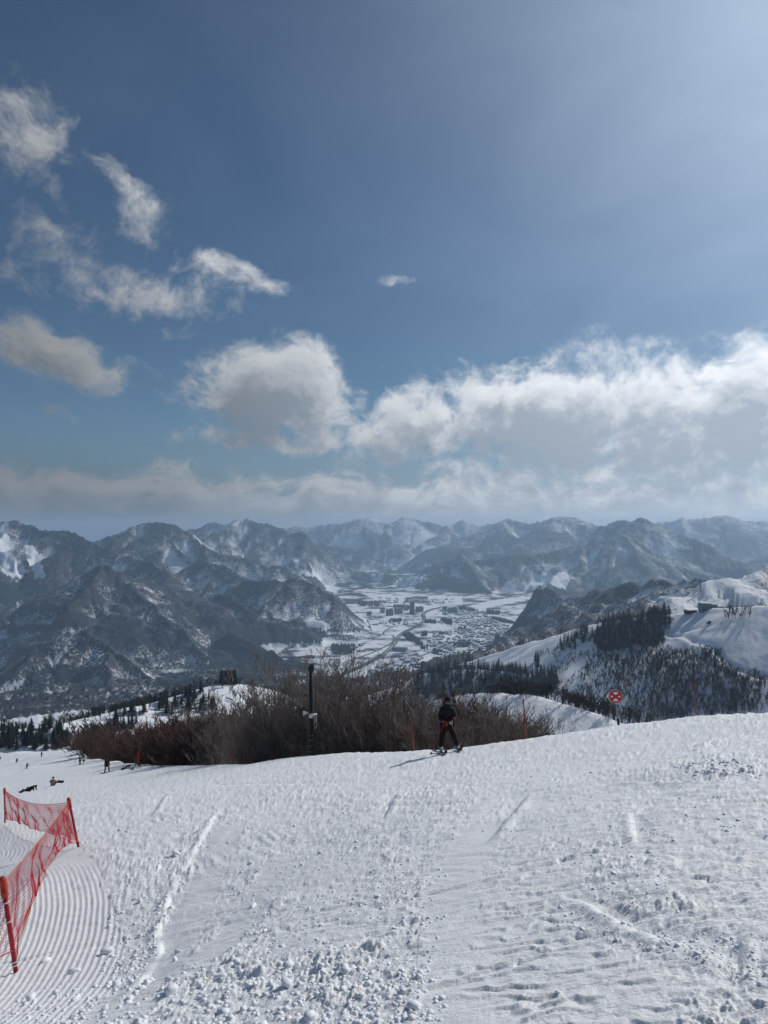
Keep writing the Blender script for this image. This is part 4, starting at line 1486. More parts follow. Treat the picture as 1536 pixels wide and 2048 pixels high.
# hall with the curved roof
p = fl(800, 1302)
hall = empty('sports_hall', p)
hall.rotation_euler = (0, 0, -.25)
tag(hall, 'long hall with a curved grey-green roof beside the expressway', 'hall')
B = MB()
B.box((0, 0, 6), (84, 44, 12))
B.build('wall', M_BLOCK, hall)
B = MB()
n = 12
pr = [(math.cos(math.pi * i / n) * 23, 12 + math.sin(math.pi * i / n) * 11) for i in range(n + 1)]
B.poly([(-43, a, b) for a, b in pr] + [(43, a, b) for a, b in pr], [(i, i + 1, n + 2 + i, n + 1 + i) for i in range(n)] + [tuple(range(n + 1)), tuple(range(2 * n + 1, n, -1))])
B.build('roof', M_HALLROOF, hall)

# cedar groves in the valley, each a mass of small crowns
GROVES = [([(272, 160), (435, 160), (430, 195), (285, 190)], 'wide dark cedar grove on the far left fields'), ([(605, 400), (660, 395), (752, 470), (740, 490), (640, 440)], 'big dark cedar grove right beside the expressway'),
          ([(740, 480), (785, 490), (785, 512), (745, 512)], 'small cedar clump below the big expressway grove'), ([(875, 290), (965, 295), (970, 330), (930, 325)], 'square cedar grove in the middle of the town'),
          ([(765, 300), (850, 300), (845, 320), (770, 318)], 'low cedar grove above the town centre'), ([(970, 470), (1100, 465), (1095, 492), (975, 495)], 'oval cedar grove above the railway line'),
          ([(505, 300), (600, 290), (590, 308), (510, 312)], 'cedar grove left of the expressway bend'), ([(742, 392), (786, 392), (786, 412), (742, 412)], 'round cedar clump on the white field'),
          ([(868, 395), (896, 395), (896, 412), (868, 412)], 'smallest round cedar clump on the white field'), ([(1010, 355), (1065, 355), (1060, 376), (1012, 376)], 'cedar clump right of the town centre'),
          ([(1280, 420), (1312, 420), (1312, 465), (1280, 465)], 'tall cedar clump at the foot of the right hills'), ([(80, 480), (250, 480), (255, 545), (90, 550)], 'large cedar wood at the foot of the left mountain'),
          ([(1215, 500), (1320, 490), (1320, 530), (1218, 545)], 'cedar wood above the open snow ridge'), ([(540, 190), (650, 190), (650, 215), (540, 215)], 'cedar grove beside the apartment blocks'),
          ([(1075, 212), (1130, 215), (1130, 232), (1080, 228)], 'cedar grove behind the far right houses'), ([(1240, 275), (1330, 290), (1430, 320), (1330, 310)], 'line of cedars below the right hills'),
          ([(1220, 225), (1320, 235), (1310, 255), (1225, 252)], 'dark cedar wood on the far right fields'), ([(830, 520), (900, 530), (870, 548), (830, 540)], 'cedar strip beside the near houses')]
for poly, lab in GROVES:
    P = zp(poly)
    W = [fpx(*q) for q in P]
    xs, ys = [q[0] for q in W], [q[1] for q in W]
    n = int(min(240, max(30, (max(xs) - min(xs)) * (max(ys) - min(ys)) / 160)))
    px = np.array([rh_.uniform(min(xs), max(xs)) for _ in range(n * 3)])
    py = np.array([rh_.uniform(min(ys), max(ys)) for _ in range(n * 3)])
    kk = np.nonzero(inpoly(px, py, W))[0][:n]
    B = MB()
    for q in kk:
        x, y = px[q], py[q]
        z = g1(x, y) - 1
        h = rh_.uniform(15, 27)
        r = h * rh_.uniform(.2, .32)
        a0 = rh_.uniform(0, 6)
        ring = [(x + math.cos(a0 + j * 1.2566) * r * rh_.uniform(.7, 1.2), y + math.sin(a0 + j * 1.2566) * r * rh_.uniform(.7, 1.2), z + h * rh_.uniform(.0, .2)) for j in range(5)]
        B.poly(ring + [(x, y, z + h)], [(j, (j + 1) % 5, 5) for j in range(5)])
    if B.v:
        o = B.build('cedar_grove', M_CON)
        tag(o, lab, 'grove', None, 'stuff')

# ------------------------------------------------------------------ buildings on the right-hand ridge
M_STATION = mat('grey_green_cladding', (.13, .17, .165), .7, var=.15, vscale=.2)
M_WOOD = mat('dark_brown_boards', (.05, .035, .028), .85, var=.3, vscale=.5)


def on_land(px, D, up=0.0):
    x = (px - CX) / FPX * D
    return Vector((x, D, g1(x, D) + up))


st = empty('lift_station', on_land(1420, 985, -1.5))
st.rotation_euler = (0, 0, -.18)
tag(st, 'large grey-green lift station with stepped flat roofs on the right ridge', 'lift station')
B = MB()
B.box((-6.5, 0, 6.3), (14, 16, 12.6))
B.box((4.5, 1, 5.6), (8, 14, 11.2))
B.box((11.5, 0, 4.2), (6, 13, 8.4))
B.build('wall', M_STATION, st)
B = MB()
for c, w in (((-6.5, 0, 12.6), (14.8, 16.8)), ((4.7, 1, 11.2), (7.8, 14.6)), ((11.7, 0, 8.4), (6.0, 13.6))):
    B.box((c[0], c[1], c[2] + .3), (w[0], w[1], .55))
    B.box((c[0] - .1, c[1] + .6, c[2] + .9), (w[0] * .86, w[1] * .8, .65))
B.build('roof', M_ROOFSNOW, st)
for i, cx in enumerate((-11, -7.5, -4, 3, 6)):
    B = MB()
    B.box((cx, -8.05 if cx < 2 else -6.05, 4.2 if i < 4 else 3.5), (2.2, .25, 3.2))
    B.build('window', M_GLASS, st)
B = MB()
B.box((11.5, -6.55, 2.6), (3.4, .25, 5.0))
B.build('door', M_GLASS, st)

ht = empty('mountain_hut', on_land(1381, 1000, -.8))
ht.rotation_euler = (0, 0, .25)
tag(ht, 'low dark wooden hut with a snowy roof left of the lift station', 'hut')
B = MB()
B.box((0, 0, 2.6), (15, 9, 5.2))
B.build('wall', M_WOOD, ht)
B = MB()
B.poly([(-8.5, -6, 5.0), (8.5, -6, 5.0), (8.5, 6, 6.9), (-8.5, 6, 6.9), (-8.5, -6, 5.9), (8.5, -6, 5.9), (8.5, 6, 7.8), (-8.5, 6, 7.8)], [(0, 3, 2, 1), (4, 5, 6, 7), (0, 1, 5, 4), (1, 2, 6, 5), (2, 3, 7, 6), (3, 0, 4, 7)])
B.build('roof', M_ROOFSNOW, ht)
for cx in (-4.5, 0, 4.5):
    B = MB()
    B.box((cx, -4.55, 3.0), (2.4, .2, 1.5))
    B.build('window', M_GLASS, ht)

sh = empty('shed', on_land(1343, 1005, -.5))
tag(sh, 'small white shed beside the end of the cedar plantation', 'shed')
B = MB()
B.box((0, 0, 2.4), (6, 5, 4.8))
B.build('wall', M_WHITE, sh)
B = MB()
B.poly([(-3.5, -3, 4.6), (3.5, -3, 4.6), (3.5, 3, 4.6), (-3.5, 3, 4.6), (-3.5, 0, 6.4), (3.5, 0, 6.4)], [(0, 1, 5, 4), (2, 3, 4, 5), (0, 4, 3), (1, 2, 5), (0, 3, 2, 1)])
B.build('roof', M_ROOFSNOW, sh)

# snow groomer
sg = empty('snow_groomer', on_land(1418, 925, 0))
sg.rotation_euler = (0, 0, .3)
tag(sg, 'dark snow groomer parked on the ridge run below the lift station', 'snow groomer')
B = MB()
for s in (-1, 1):
    B.box((0, s * 1.5, .7), (6.2, 1.2, 1.3))
B.build('track', M_BLACK, sg)
B = MB()
B.box((-.2, 0, 1.7), (5.6, 2.2, .9))
B.poly([(-.2, -1.1, 2.1), (2.2, -1.1, 2.1), (1.8, -1, 3.8), (.2, -1, 3.9), (-.2, 1.1, 2.1), (2.2, 1.1, 2.1), (1.8, 1, 3.8), (.2, 1, 3.9)], [(0, 1, 2, 3), (7, 6, 5, 4), (0, 3, 7, 4), (1, 5, 6, 2), (2, 6, 7, 3), (0, 4, 5, 1)])
B.build('cab', M_BLACK, sg)
B = MB()
B.box((3.9, 0, .9), (.5, 4.6, 1.3))
B.box((3.3, 0, 1.0), (1.0, .4, .4))
B.build('blade', M_GREY, sg)

# lattice mast behind
mast = empty('lift_mast', on_land(1401, 1640, -1))
tag(mast, 'thin dark lattice mast on the snowy ridge behind the lift station', 'mast')
B = MB()
for sx in (-1, 1):
    for sy in (-1, 1):
        B.tube([(sx * 1.6, sy * 1.6, 0), (sx * .5, sy * .5, 30)], .28, 4)
B.build('leg', M_POLE, mast)
B = MB()
for i in range(9):
    z0, z1 = i * 3.3, i * 3.3 + 3.3
    a, b = 1.6 - 1.1 * z0 / 30, 1.6 - 1.1 * z1 / 30
    for sy in (-1, 1):
        B.tube([(-a, sy * a, z0), (b, sy * b, z1)], .16, 4)
        B.tube([(a, sy * a, z0), (-b, sy * b, z1)], .16, 4)
B.build('bracing', M_POLE, mast)
B = MB()
B.box((0, 0, 27), (6.5, .8, .7))
B.build('crossarm', M_POLE, mast)

# ------------------------------------------------------------------ red safety net on three posts
def near_at(px, py, D):
    x = (px - CX) / FPX * D
    return Vector((x, D, (HY - py) / FPX * D))


def grounded(px, D):
    x = (px - CX) / FPX * D
    return Vector((x, D, g1(x, D)))


net = empty('safety_net', grounded(145, 14))
tag(net, 'sagging red safety net on three red posts at the left edge of the slope', 'safety net')
NB = net.location.copy()
POSTS = []
for pb, pt, D in (((32, 1945), (5, 1757), 7.5), ((157, 1708), (137, 1597), 14.0), ((10, 1648), (9, 1577), 23.0)):
    b = grounded(pb[0], D)
    t = near_at(pt[0], pt[1], D - .12)
    # the post keeps its lean, its foot sits in the snow
    dirn = (t - near_at(pb[0], pb[1], D)).normalized()
    b2 = b - dirn * .12
    POSTS.append((b2, b, t))
    B = MB()
    B.tube([b2 - NB, b + (t - b) * .5 - NB, t - NB], .023, 12)
    po = B.build('post', M_RED, net, True)
    B = MB()
    top = t - NB
    B.tube([top - dirn * .20, top - dirn * .19, top - dirn * .02, top + dirn * .015], [.027, .036, .038, .026], 12)
    B.tube([top - dirn * .15, top - dirn * .15 + Vector((.03, -.05, .005)), top - dirn * .11 + Vector((.05, -.055, 0))], [.012, .014, .010], 6)
    B.build('cap', M_ORANGE, po, True)
    B = MB()
    for k, q in enumerate((.08, .115, .75, .55)):
        c = b + (t - b) * q - NB
        B.tube([c - dirn * .006, c + dirn * .006], .030, 12)
    B.build('tie', M_WHITE if D < 10 else M_ORANGE, po)
(p0b, p0, p0t), (p1b, p1, p1t), (p2b, p2, p2t) = POSTS
left_t = near_at(-330, 1790, 5.4)
left_b = near_at(-330, 2040, 5.4)


def net_span(ta, tb, ba, bb, sag_t, sag_b, out_b, cell, seed, cols=None):
    """a grid of sagging cords between two posts; returns the four edge lines"""
    r = random.Random(seed)
    L = (tb - ta).length
    nc = cols or max(8, int(L / cell))
    nr = 20
    G = []
    for i in range(nc + 1):
        s = i / nc
        par = 4 * s * (1 - s)
        top = ta.lerp(tb, s) + Vector((0, 0, -sag_t * par))
        wob = .05 * float(perlin(np.array([s * 7.0]), np.array([seed * 3.3]), 300)[0]) + .03 * float(perlin(np.array([s * 17.0]), np.array([seed * 3.3]), 301)[0])
        bot = ba.lerp(bb, s) + Vector((out_b[0] * par + wob, out_b[1] * par, sag_b * par + wob * .8))
        col = []
        for j in range(nr + 1):
            t = j / nr
            p = top.lerp(bot, t)
            bell = math.sin(math.pi * t)
            wv = float(perlin(np.array([s * 9.0 + t * 1.5]), np.array([t * 2.0 + seed]), 302)[0])
            p = p + Vector((.07, .05, 0)) * wv * bell
            # cords sag and bunch
            p = p + Vector((0, 0, -.05 * bell * par)) + (tb - ta).normalized() * (.10 * float(perlin(np.array([s * 5.0]), np.array([t * 3.0 + seed]), 303)[0]) * bell)
            col.append(p)
        G.append(col)
    segs = []
    cr = .0022
    for i in range(nc + 1):
        for j in range(nr):
            segs.append((G[i][j], G[i][j + 1], cr, cr))
    for j in range(1, nr):
        for i in range(nc):
            segs.append((G[i][j], G[i + 1][j], cr, cr))
    return segs, [c[0] for c in G], [c[-1] for c in G]


def segs_off(segs):
    return [(a - NB, b - NB, p, q) for a, b, p, q in segs]


dn = lambda t, b, f: b + (t - b) * f
for (ta, tb, ba, bb, sg_, sb, ob, cell, seed) in ((p0t - Vector((0, 0, .04)), p1t - Vector((0, 0, .05)), dn(p0t, p0, .10), dn(p1t, p1, .09), .05, .30, (-.10, .10), .042, 1),
                                                  (p1t - Vector((0, 0, .07)), p2t - Vector((0, 0, .05)), dn(p1t, p1, .17), dn(p2t, p2, .12), .20, .03, (.0, -.10), .05, 2),
                                                  (left_t, p0t - Vector((0, 0, .14)), left_b, dn(p0t, p0, .22), .05, .05, (0, 0), .05, 3)):
    segs, te, be = net_span(ta, tb, ba, bb, sg_, sb, ob, cell, seed)
    me = seg_mesh('netting', segs_off(segs), 3)
    o = link('netting', me, M_NET, net)
    B = MB()
    B.tube([q - NB for q in te], .0055, 5)
    B.build('top_rope', M_ROPE, net)
    B = MB()
    B.tube([q - NB for q in be], .006, 5)
    B.build('bottom_rope', M_ROPE if seed == 1 else M_NET, net)
    # bunched folds
    r = random.Random(seed)
    B = MB()
    for k in range(5 if seed < 3 else 1):
        i = r.randint(int(len(te) * .15), int(len(te) * .9))
        j = min(len(te) - 1, max(0, i + r.randint(-6, 6)))
        a, b = be[i] - NB, te[j] - NB
        f = r.uniform(.3, .75)
        B.tube([a, a.lerp(b, f * .35) + Vector((r.uniform(-.03, .03), r.uniform(-.03, .03), 0)), a.lerp(b, f * .7) + Vector((r.uniform(-.04, .04), r.uniform(-.04, .04), 0)), a.lerp(b, f)], [.016, .011, .007, .003], 5)
    B.build('fold', M_NET, net)

# ------------------------------------------------------------------ warning sign and marker poles
sgp = grounded(1237, 20.6)
sign = empty('warning_sign', sgp)
tag(sign, 'round red sign with a white crossed X on a leaning pole at the brow', 'sign')
cen = near_at(1231, 1393, 20.6) - sgp
B = MB()
low = Vector((cen.x + .105, .02, -.15))
B.tube([low, low.lerp(cen, .5), cen + Vector((0, .03, .05))], .022, 10)
B.build('pole', M_GREY, sign, True)
B = MB()
B.tube([low + Vector((.012, -.01, .1)), low.lerp(cen, .45) + Vector((.015, -.01, 0))], .034, 10)
B.build('pole_sleeve', M_POLE, sign, True)
nrm = Vector((-.12, -1, .05)).normalized()
RD = .188
ex = Vector((0, 0, 1)).cross(-nrm).normalized()
ex = -ex if ex.x < 0 else ex
ez = ex.cross(nrm).normalized()
ez = -ez if ez.z < 0 else ez
B = MB()
B.disc(cen, RD + .010, .02, nrm, 40)
B.build('rim', M_WHITE, sign)
B = MB()
B.disc(cen + nrm * .006, RD, .02, nrm, 40)
B.build('disc', mat('sign_red', (.42, .012, .02), .4), sign)


def sector(a0, a1, r0, r1, nm):
    B = MB()
    pts = []
    for i in range(9):
        a = a0 + (a1 - a0) * i / 8
        pts.append((math.cos(a) * r1, math.sin(a) * r1))
    am = (a0 + a1) / 2
    pts.append((math.cos(am) * r0, math.sin(am) * r0))
    off = cen + nrm * .0165
    F = [off + ex * a + ez * b for a, b in pts]
    K = [q + nrm * .003 for q in F]
    n = len(F)
    B.poly(F + K, [tuple(range(n, 2 * n))] + [(i, (i + 1) % n, n + (i + 1) % n, n + i) for i in range(n)])
    B.build(nm, M_WHITE, sign)


R1 = RD * .70
rad = math.radians
sector(rad(52), rad(128), .045, R1, 'symbol')
sector(rad(232), rad(308), .045, R1, 'symbol')
sector(rad(-16), rad(16), .062, R1, 'symbol')
sector(rad(164), rad(196), .062, R1, 'symbol')

POLES = [(1393, 1422, 1387, 1348, 17.6, 'tall thin red marker pole at the right of the brow'), (1053, 1453, 1047, 1399, 21.5, 'thin red marker pole leaning between the skier and the sign'),
         (828, 1476, 822, 1440, 24.5, 'thin red marker pole just left of the standing skier'), (658, 1500, 652, 1470, 40.5, 'short red marker pole right of the speaker pole'),
         (546, 1513, 542, 1489, 44, 'short red marker pole left of the speaker pole'), (467, 1522, 464, 1492, 47, 'short faint red marker pole leftmost in front of the bushes')]
tops = []
M_MARK = mat('faded_red_marker', (.30, .022, .022), .5, var=.2)
for bx, by, tx_, ty_, D, lab in POLES:
    b = grounded(bx, D)
    t = near_at(tx_, ty_, D)
    r = .011 + .0002 * D
    root = empty('marker_pole', b)
    tag(root, lab, 'pole', 'red marker poles along the brow')
    B = MB()
    ax = (t - b)
    B.tube([-ax.normalized() * .2, ax * .5, ax], [r, r, r * .9], 8)
    B.build('shaft', M_MARK, root, True)
    B = MB()
    B.tube([ax * .985, ax * 1.0 + ax.normalized() * .015], [r * 1.5, r * 1.2], 8)
    B.build('cap', M_POLE, root)
    tops.append((b, t))
# thin rope strung along the poles
for i, (a, b, fa, fb, lab) in enumerate(((0, None, .72, 0, 'thin pale rope running from the tall right pole past the sign'), (1, 2, .62, .55, 'thin pale rope strung between the two middle red poles'))):
    A = tops[a][0].lerp(tops[a][1], fa)
    Bq = tops[b][0].lerp(tops[b][1], fb) if b is not None else sgp + cen * .97
    pts = []
    for k in range(13):
        t = k / 12
        pts.append(A.lerp(Bq, t) - Vector((0, 0, .10 * 4 * t * (1 - t))))
    B = MB()
    B.tube(pts, .0035, 4)
    o = B.build('rope', M_GREY)
    tag(o, lab, 'rope')

# orange padded marker by the lower trees
ob = grounded(278, 84)
pad = empty('padded_marker', ob)
tag(pad, 'orange-red padded post standing at the edge of the lower piste', 'padded post')
hp = max(.7, (HY - 1504) / FPX * 84 - ob.z)
B = MB()
B.tube([(0, 0, -.1), (0, 0, .02), (0, 0, hp * .94), (0, 0, hp)], [.18, .19, .19, .14], 14)
B.build('pad', M_ORANGE, pad, True)
B = MB()
for z in (.25, .75):
    B.tube([(0, 0, hp * z - .03), (0, 0, hp * z + .03)], .196, 14)
B.build('strap', M_RED, pad)
B = MB()
B.tube([(0, 0, hp), (0, 0, hp + .12)], .03, 8)
B.build('post', M_GREY, pad)

# ------------------------------------------------------------------ speaker pole
D = 38.6
spb = grounded(621, D)
sp = empty('speaker_pole', spb)
tag(sp, 'tall dark steel pole with white horn speakers, control box and camera on top', 'pole')
U = lambda px, py, dy=0.0: Vector(((px - CX) / FPX * D - spb.x, dy, (HY - py) / FPX * D - spb.z))
topz = U(622, 1337)
B = MB()
B.tube([(0, 0, -.3), (0, 0, 1.0), (topz.x * .5, 0, topz.z * .5), (topz.x, 0, topz.z)], [.145, .14, .11, .085], 16)
B.build('shaft', M_POLE, sp, True)
B = MB()
B.tube([U(626.5, 1425, -.02), U(626.5, 1345, -.02)], .025, 6)
B.build('conduit', M_GREY, sp)
for py in (1470, 1478.5, 1490, 1501):
    c = U(620.5, py)
    B = MB()
    B.tube([c + Vector((-.19, -.09, 0)), c + Vector((-.12, -.16, 0)), c + Vector((.12, -.16, 0)), c + Vector((.14, -.09, 0))], .014, 6)
    B.build('rung', M_GREY, sp)


def horn(c, d, nm):
    d = Vector(d).normalized()
    h = empty(nm, c)
    h.parent = sp
    B = MB()
    n = 20
    B.tube([-d * .24, -d * .10, d * .0, d * .09, d * .12], [.05, .055, .075, .125, .135], n)
    B.build('bell', M_WHITE, h, True)
    B = MB()
    B.tube([-d * .34, -d * .24], [.065, .07], 14)
    B.build('driver', M_GREY, h)


horn(U(611, 1426, -.05), (-1, -.25, -.05), 'horn_speaker')
horn(U(623.5, 1428, -.26), (.05, -1, -.08), 'horn_speaker')
B = MB()
c = U(617, 1426.5, -.03)
B.tube([c + Vector((-.14, 0, 0)), c + Vector((.2, 0, -.05))], .02, 6)
B.build('speaker_bracket', M_GREY, sp)
c = U(631, 1442, -.06)
box = MB()
box.box(c, (.14, .22, .72))
bo = box.build('control_box', M_GREY, sp)
w_ = MB()
w_.box(c + Vector((0, -.115, -.17)), (.07, .02, .16))
w_.build('box_window', M_BLACK, bo)
w_ = MB()
w_.box(c + Vector((-.01, 0, .38)), (.19, .27, .035))
w_.build('box_lid', M_WHITE, bo)
c = U(622.5, 1336)
B = MB()
B.box(c + Vector((0, 0, 0)), (.20, .20, .42))
B.box(c + Vector((.11, 0, .03)), (.06, .24, .34))
B.box(c + Vector((-.13, -.02, -.06)), (.05, .10, .22))
B.build('equipment_bracket', M_POLE, sp)
B = MB()
B.tube([U(618.5, 1325, -.05), U(618.5, 1322, -.05), U(619, 1319, -.05)], [.06, .085, .05], 12)
B.build('camera_dome', M_WHITE, sp, True)
B = MB()
B.tube([U(620, 1327, -.03), U(623.5, 1317.5, -.06)], [.035, .05], 10)
B.tube([U(624.5, 1324, 0), U(624, 1317, 0)], [.02, .02], 8)
B.build('camera', M_WHITE, sp, True)

# ------------------------------------------------------------------ people
M_TAN = mat('tan_fabric', (.30, .25, .19), .85, var=.2, vscale=20)
M_PALE = mat('pale_grey_fabric', (.50, .53, .56), .85, var=.2, vscale=20)
M_TEAL = mat('dark_teal_fabric', (.03, .075, .09), .85, var=.3, vscale=20)
M_NAVY = mat('dark_navy_fabric', (.014, .018, .030), .85, var=.3, vscale=20)
M_BOOT = mat('light_grey_boot', (.38, .38, .37), .5, var=.3, vscale=12)
M_REDB = mat('bright_red_fabric', (.34, .02, .015), .7, var=.2, vscale=20)
M_SKI = mat('black_ski', (.015, .015, .017), .35, var=.3)
M_LENS = mat('goggle_lens', (.06, .06, .07), .15)


def skin(name, J, rad, edges, m, parent, root=None, sub=1, local=Vector((0, 0, 0))):
    keys = [k for k in J if any(k in e for e in edges)]
    idx = {k: i for i, k in enumerate(keys)}
    me = bpy.data.meshes.new(name)
    me.from_pydata([tuple(Vector(J[k]) - local) for k in keys], [(idx[a], idx[b]) for a, b in edges], [])
    ob = bpy.data.objects.new(name, me)
    C.objects.link(ob)
    md = ob.modifiers.new('s', 'SKIN')
    md.use_smooth_shade = True
    for k in keys:
        v = me.skin_vertices[0].data[idx[k]]
        r = rad[k]
        v.radius = r if isinstance(r, tuple) else (r, r)
        v.use_root = (k == (root or keys[0]))
    sm_ = ob.modifiers.new('d', 'SUBSURF')
    sm_.levels = sub
    sm_.render_levels = sub
    dg = bpy.context.evaluated_depsgraph_get()
    m2 = bpy.data.meshes.new_from_object(ob.evaluated_get(dg))
    bpy.data.objects.remove(ob)
    bpy.data.meshes.remove(me)
    m2.name = name
    m2.materials.clear()
    m2.polygons.foreach_set('use_smooth', [True] * len(m2.polygons))
    return link(name, m2, m, parent)


def ball(name, c, s, m, parent, R=None, seg=14):
    bm = bmesh.new()
    bmesh.ops.create_uvsphere(bm, u_segments=seg, v_segments=max(6, seg * 2 // 3), radius=1)
    for v in bm.verts:
        q = Vector((v.co.x * s[0], v.co.y * s[1], v.co.z * s[2]))
        v.co = (R @ q if R is not None else q) + Vector(c)
    me = bpy.data.meshes.new(name)
    bm.to_mesh(me)
    bm.free()
    me.polygons.foreach_set('use_smooth', [True] * len(me.polygons))
    return link(name, me, m, parent)


BODY_E = [('pelvis', 'waist'), ('waist', 'chest'), ('chest', 'neck'), ('neck', 'chin'), ('chin', 'head'), ('head', 'crown'),
          ('pelvis', 'hip_l'), ('hip_l', 'knee_l'), ('knee_l', 'ankle_l'), ('ankle_l', 'toe_l'), ('pelvis', 'hip_r'), ('hip_r', 'knee_r'), ('knee_r', 'ankle_r'), ('ankle_r', 'toe_r'),
          ('chest', 'sh_l'), ('sh_l', 'el_l'), ('el_l', 'wr_l'), ('wr_l', 'ha_l'), ('chest', 'sh_r'), ('sh_r', 'el_r'), ('el_r', 'wr_r'), ('wr_r', 'ha_r')]
JACKET_E = [e for e in BODY_E if not any(k[:3] in ('hip', 'kne', 'ank', 'toe', 'chi', 'hea', 'cro') or k[:2] == 'ha' for k in e)]
TROUS_E = [('pelvis', 'hip_l'), ('hip_l', 'knee_l'), ('knee_l', 'ankle_l'), ('pelvis', 'hip_r'), ('hip_r', 'knee_r'), ('knee_r', 'ankle_r')]
RB = dict(pelvis=(.085, .065), waist=(.078, .060), chest=(.092, .066), neck=.032, chin=.040, head=.048, crown=.036, hip=.052, knee=.036, ankle=.026, toe=.022, sh=.040, el=.028, wr=.020, ha=.022)


def radii(J, h, f=1.0, add=0.0):
    return {k: (tuple((q * f + add) * h for q in RB[k.split('_')[0]]) if isinstance(RB[k.split('_')[0]], tuple) else (RB[k.split('_')[0]] * f + add) * h) for k in J}


def pose(h, yaw=0, lean=.1, crouch=.0, stance=.06, arm=(.10, -.10), twist=0):
    """joints of a standing or skiing figure, feet at the origin, facing -Y before the yaw"""
    pz = .52 - .14 * crouch
    py = .06 * crouch
    f = Vector((0, -math.sin(lean), math.cos(lean)))
    P = Vector((0, py, pz))
    J = {'pelvis': P, 'waist': P + f * .09, 'chest': P + f * .22, 'neck': P + f * .315, 'chin': P + f * .36 + Vector((0, -.012, 0)), 'head': P + f * .41 + Vector((0, -.012, 0)), 'crown': P + f * .455}
    for s, n in ((-1, 'r'), (1, 'l')):
        J['hip_' + n] = P + Vector((s * .052, 0, -.02))
        J['ankle_' + n] = Vector((s * stance, 0, .055))
        J['knee_' + n] = (J['hip_' + n] + J['ankle_' + n]) / 2 + Vector((s * .01, -.12 * crouch - .012, .02))
        J['toe_' + n] = Vector((s * stance * 1.1, -.085, .028))
        sh = P + f * .285 + Vector((s * .105, 0, 0))
        J['sh_' + n] = sh
        el = sh + Vector((s * arm[0] * .5, .02 + arm[1] * .3, -.16))
        J['el_' + n] = el
        J['wr_' + n] = el + Vector((s * arm[0] * .4, arm[1] * 1.2, -.13 + abs(arm[1]) * .3))
        J['ha_' + n] = J['wr_' + n] + Vector((0, arm[1] * .4, -.04))
    R = Matrix.Rotation(yaw, 3, 'Z')
    return {k: (R @ v) * h for k, v in J.items()}


def ski_mesh(L, w=.085, th=.018):
    B = MB()
    st = []
    n = 12
    for i in range(n + 1):
        t = i / n
        y = (-.55 + t) * -L
        z = .0
        if t > .86:
            z = (t - .86) ** 2 * 7
        if t < .06:
            z = (.06 - t) * .5
        ww = w * (1.0 + .25 * abs(t - .5)) * (1 if .03 < t < .95 else .55) / 2
        st.append((y, z, ww))
    for i in range(n):
        y0, z0, w0 = st[i]
        y1, z1, w1 = st[i + 1]
        B.poly([(-w0, y0, z0), (w0, y0, z0), (w1, y1, z1), (-w1, y1, z1), (-w0, y0, z0 + th), (w0, y0, z0 + th), (w1, y1, z1 + th), (-w1, y1, z1 + th)],
               [(0, 1, 2, 3), (4, 7, 6, 5), (0, 4, 5, 1), (2, 6, 7, 3), (0, 3, 7, 4), (1, 5, 6, 2)])
    B.box((0, .0, th + .012), (.06, .34, .02))
    return B.mesh('ski')


def find_D(px, py, lo=30, hi=345):
    u = (px - CX) / FPX
    D = np.linspace(lo, hi, 900)
    v = HY - FPX * ground(u * D, D) / D
    i = int(np.argmin(np.abs(v - py)))
    return float(D[i])


def dress(root, J, h, jm, tm, hm_, detail=1, boots=M_BLACK, gloves=M_BLACK, board=None):
    skin('body', J, radii(J, h, .86), BODY_E, M_SKIN, root, 'pelvis', 1)
    JJ = dict(J)
    hem = J['pelvis'] + (J['pelvis'] - J['waist']) * .55
    JJ['hem'] = hem
    rj = radii(J, h, 1.0, .012)
    rj['hem'] = (.095 * h, .078 * h)
    skin('jacket', JJ, rj, JACKET_E + [('pelvis', 'hem')], jm, root, 'pelvis', 1)
    skin('trousers', J, radii(J, h, 1.0, .010), TROUS_E, tm, root, 'pelvis', 1)
    c = (Vector(J['head']) * .55 + Vector(J['crown']) * .45)
    ball('helmet', c, (.062 * h, .068 * h, .068 * h), hm_, root)
    for n in 'lr':
        t, a = Vector(J['toe_' + n]), Vector(J['ankle_' + n])
        skin('boot', {'a': a + Vector((0, 0, .035 * h)), 'b': a - Vector((0, 0, .02 * h)), 'c': t}, {'a': .036 * h, 'b': .036 * h, 'c': .027 * h}, [('a', 'b'), ('b', 'c')], boots, root, 'a', 1)
        ball('glove', J['ha_' + n], (.030 * h, .030 * h, .036 * h), gloves, root, None, 8)


def add_skis(root, J, h, yaw, splay=0.0, L=1.6):
    me = ski_mesh(L)
    for s, n in ((-1, 'r'), (1, 'l')):
        o = link('ski', me, M_SKI, root)
        a = Vector(J['ankle_' + n])
        o.location = (a.x, a.y, 0.0)
        o.rotation_euler = (0, 0, yaw + s * splay)


def ski_pole(root_loc, hand, tip, m, label, group=None, r=.008):
    o = empty('ski_pole', hand)
    tag(o, label, 'ski pole', group)
    t = Vector(tip) - Vector(hand)
    d = t.normalized()
    B = MB()
    B.tube([-d * .02, t * .5, t], [r, r, r * .7], 6)
    B.build('shaft', m, o)
    B = MB()
    B.tube([-d * .06, d * .08], [r * 2, r * 1.9], 8)
    B.build('grip', M_BLACK, o)
    B = MB()
    B.tube([t - d * .07, t - d * .055], [.035, .04], 10)
    B.build('basket', M_BLACK, o)
    return o


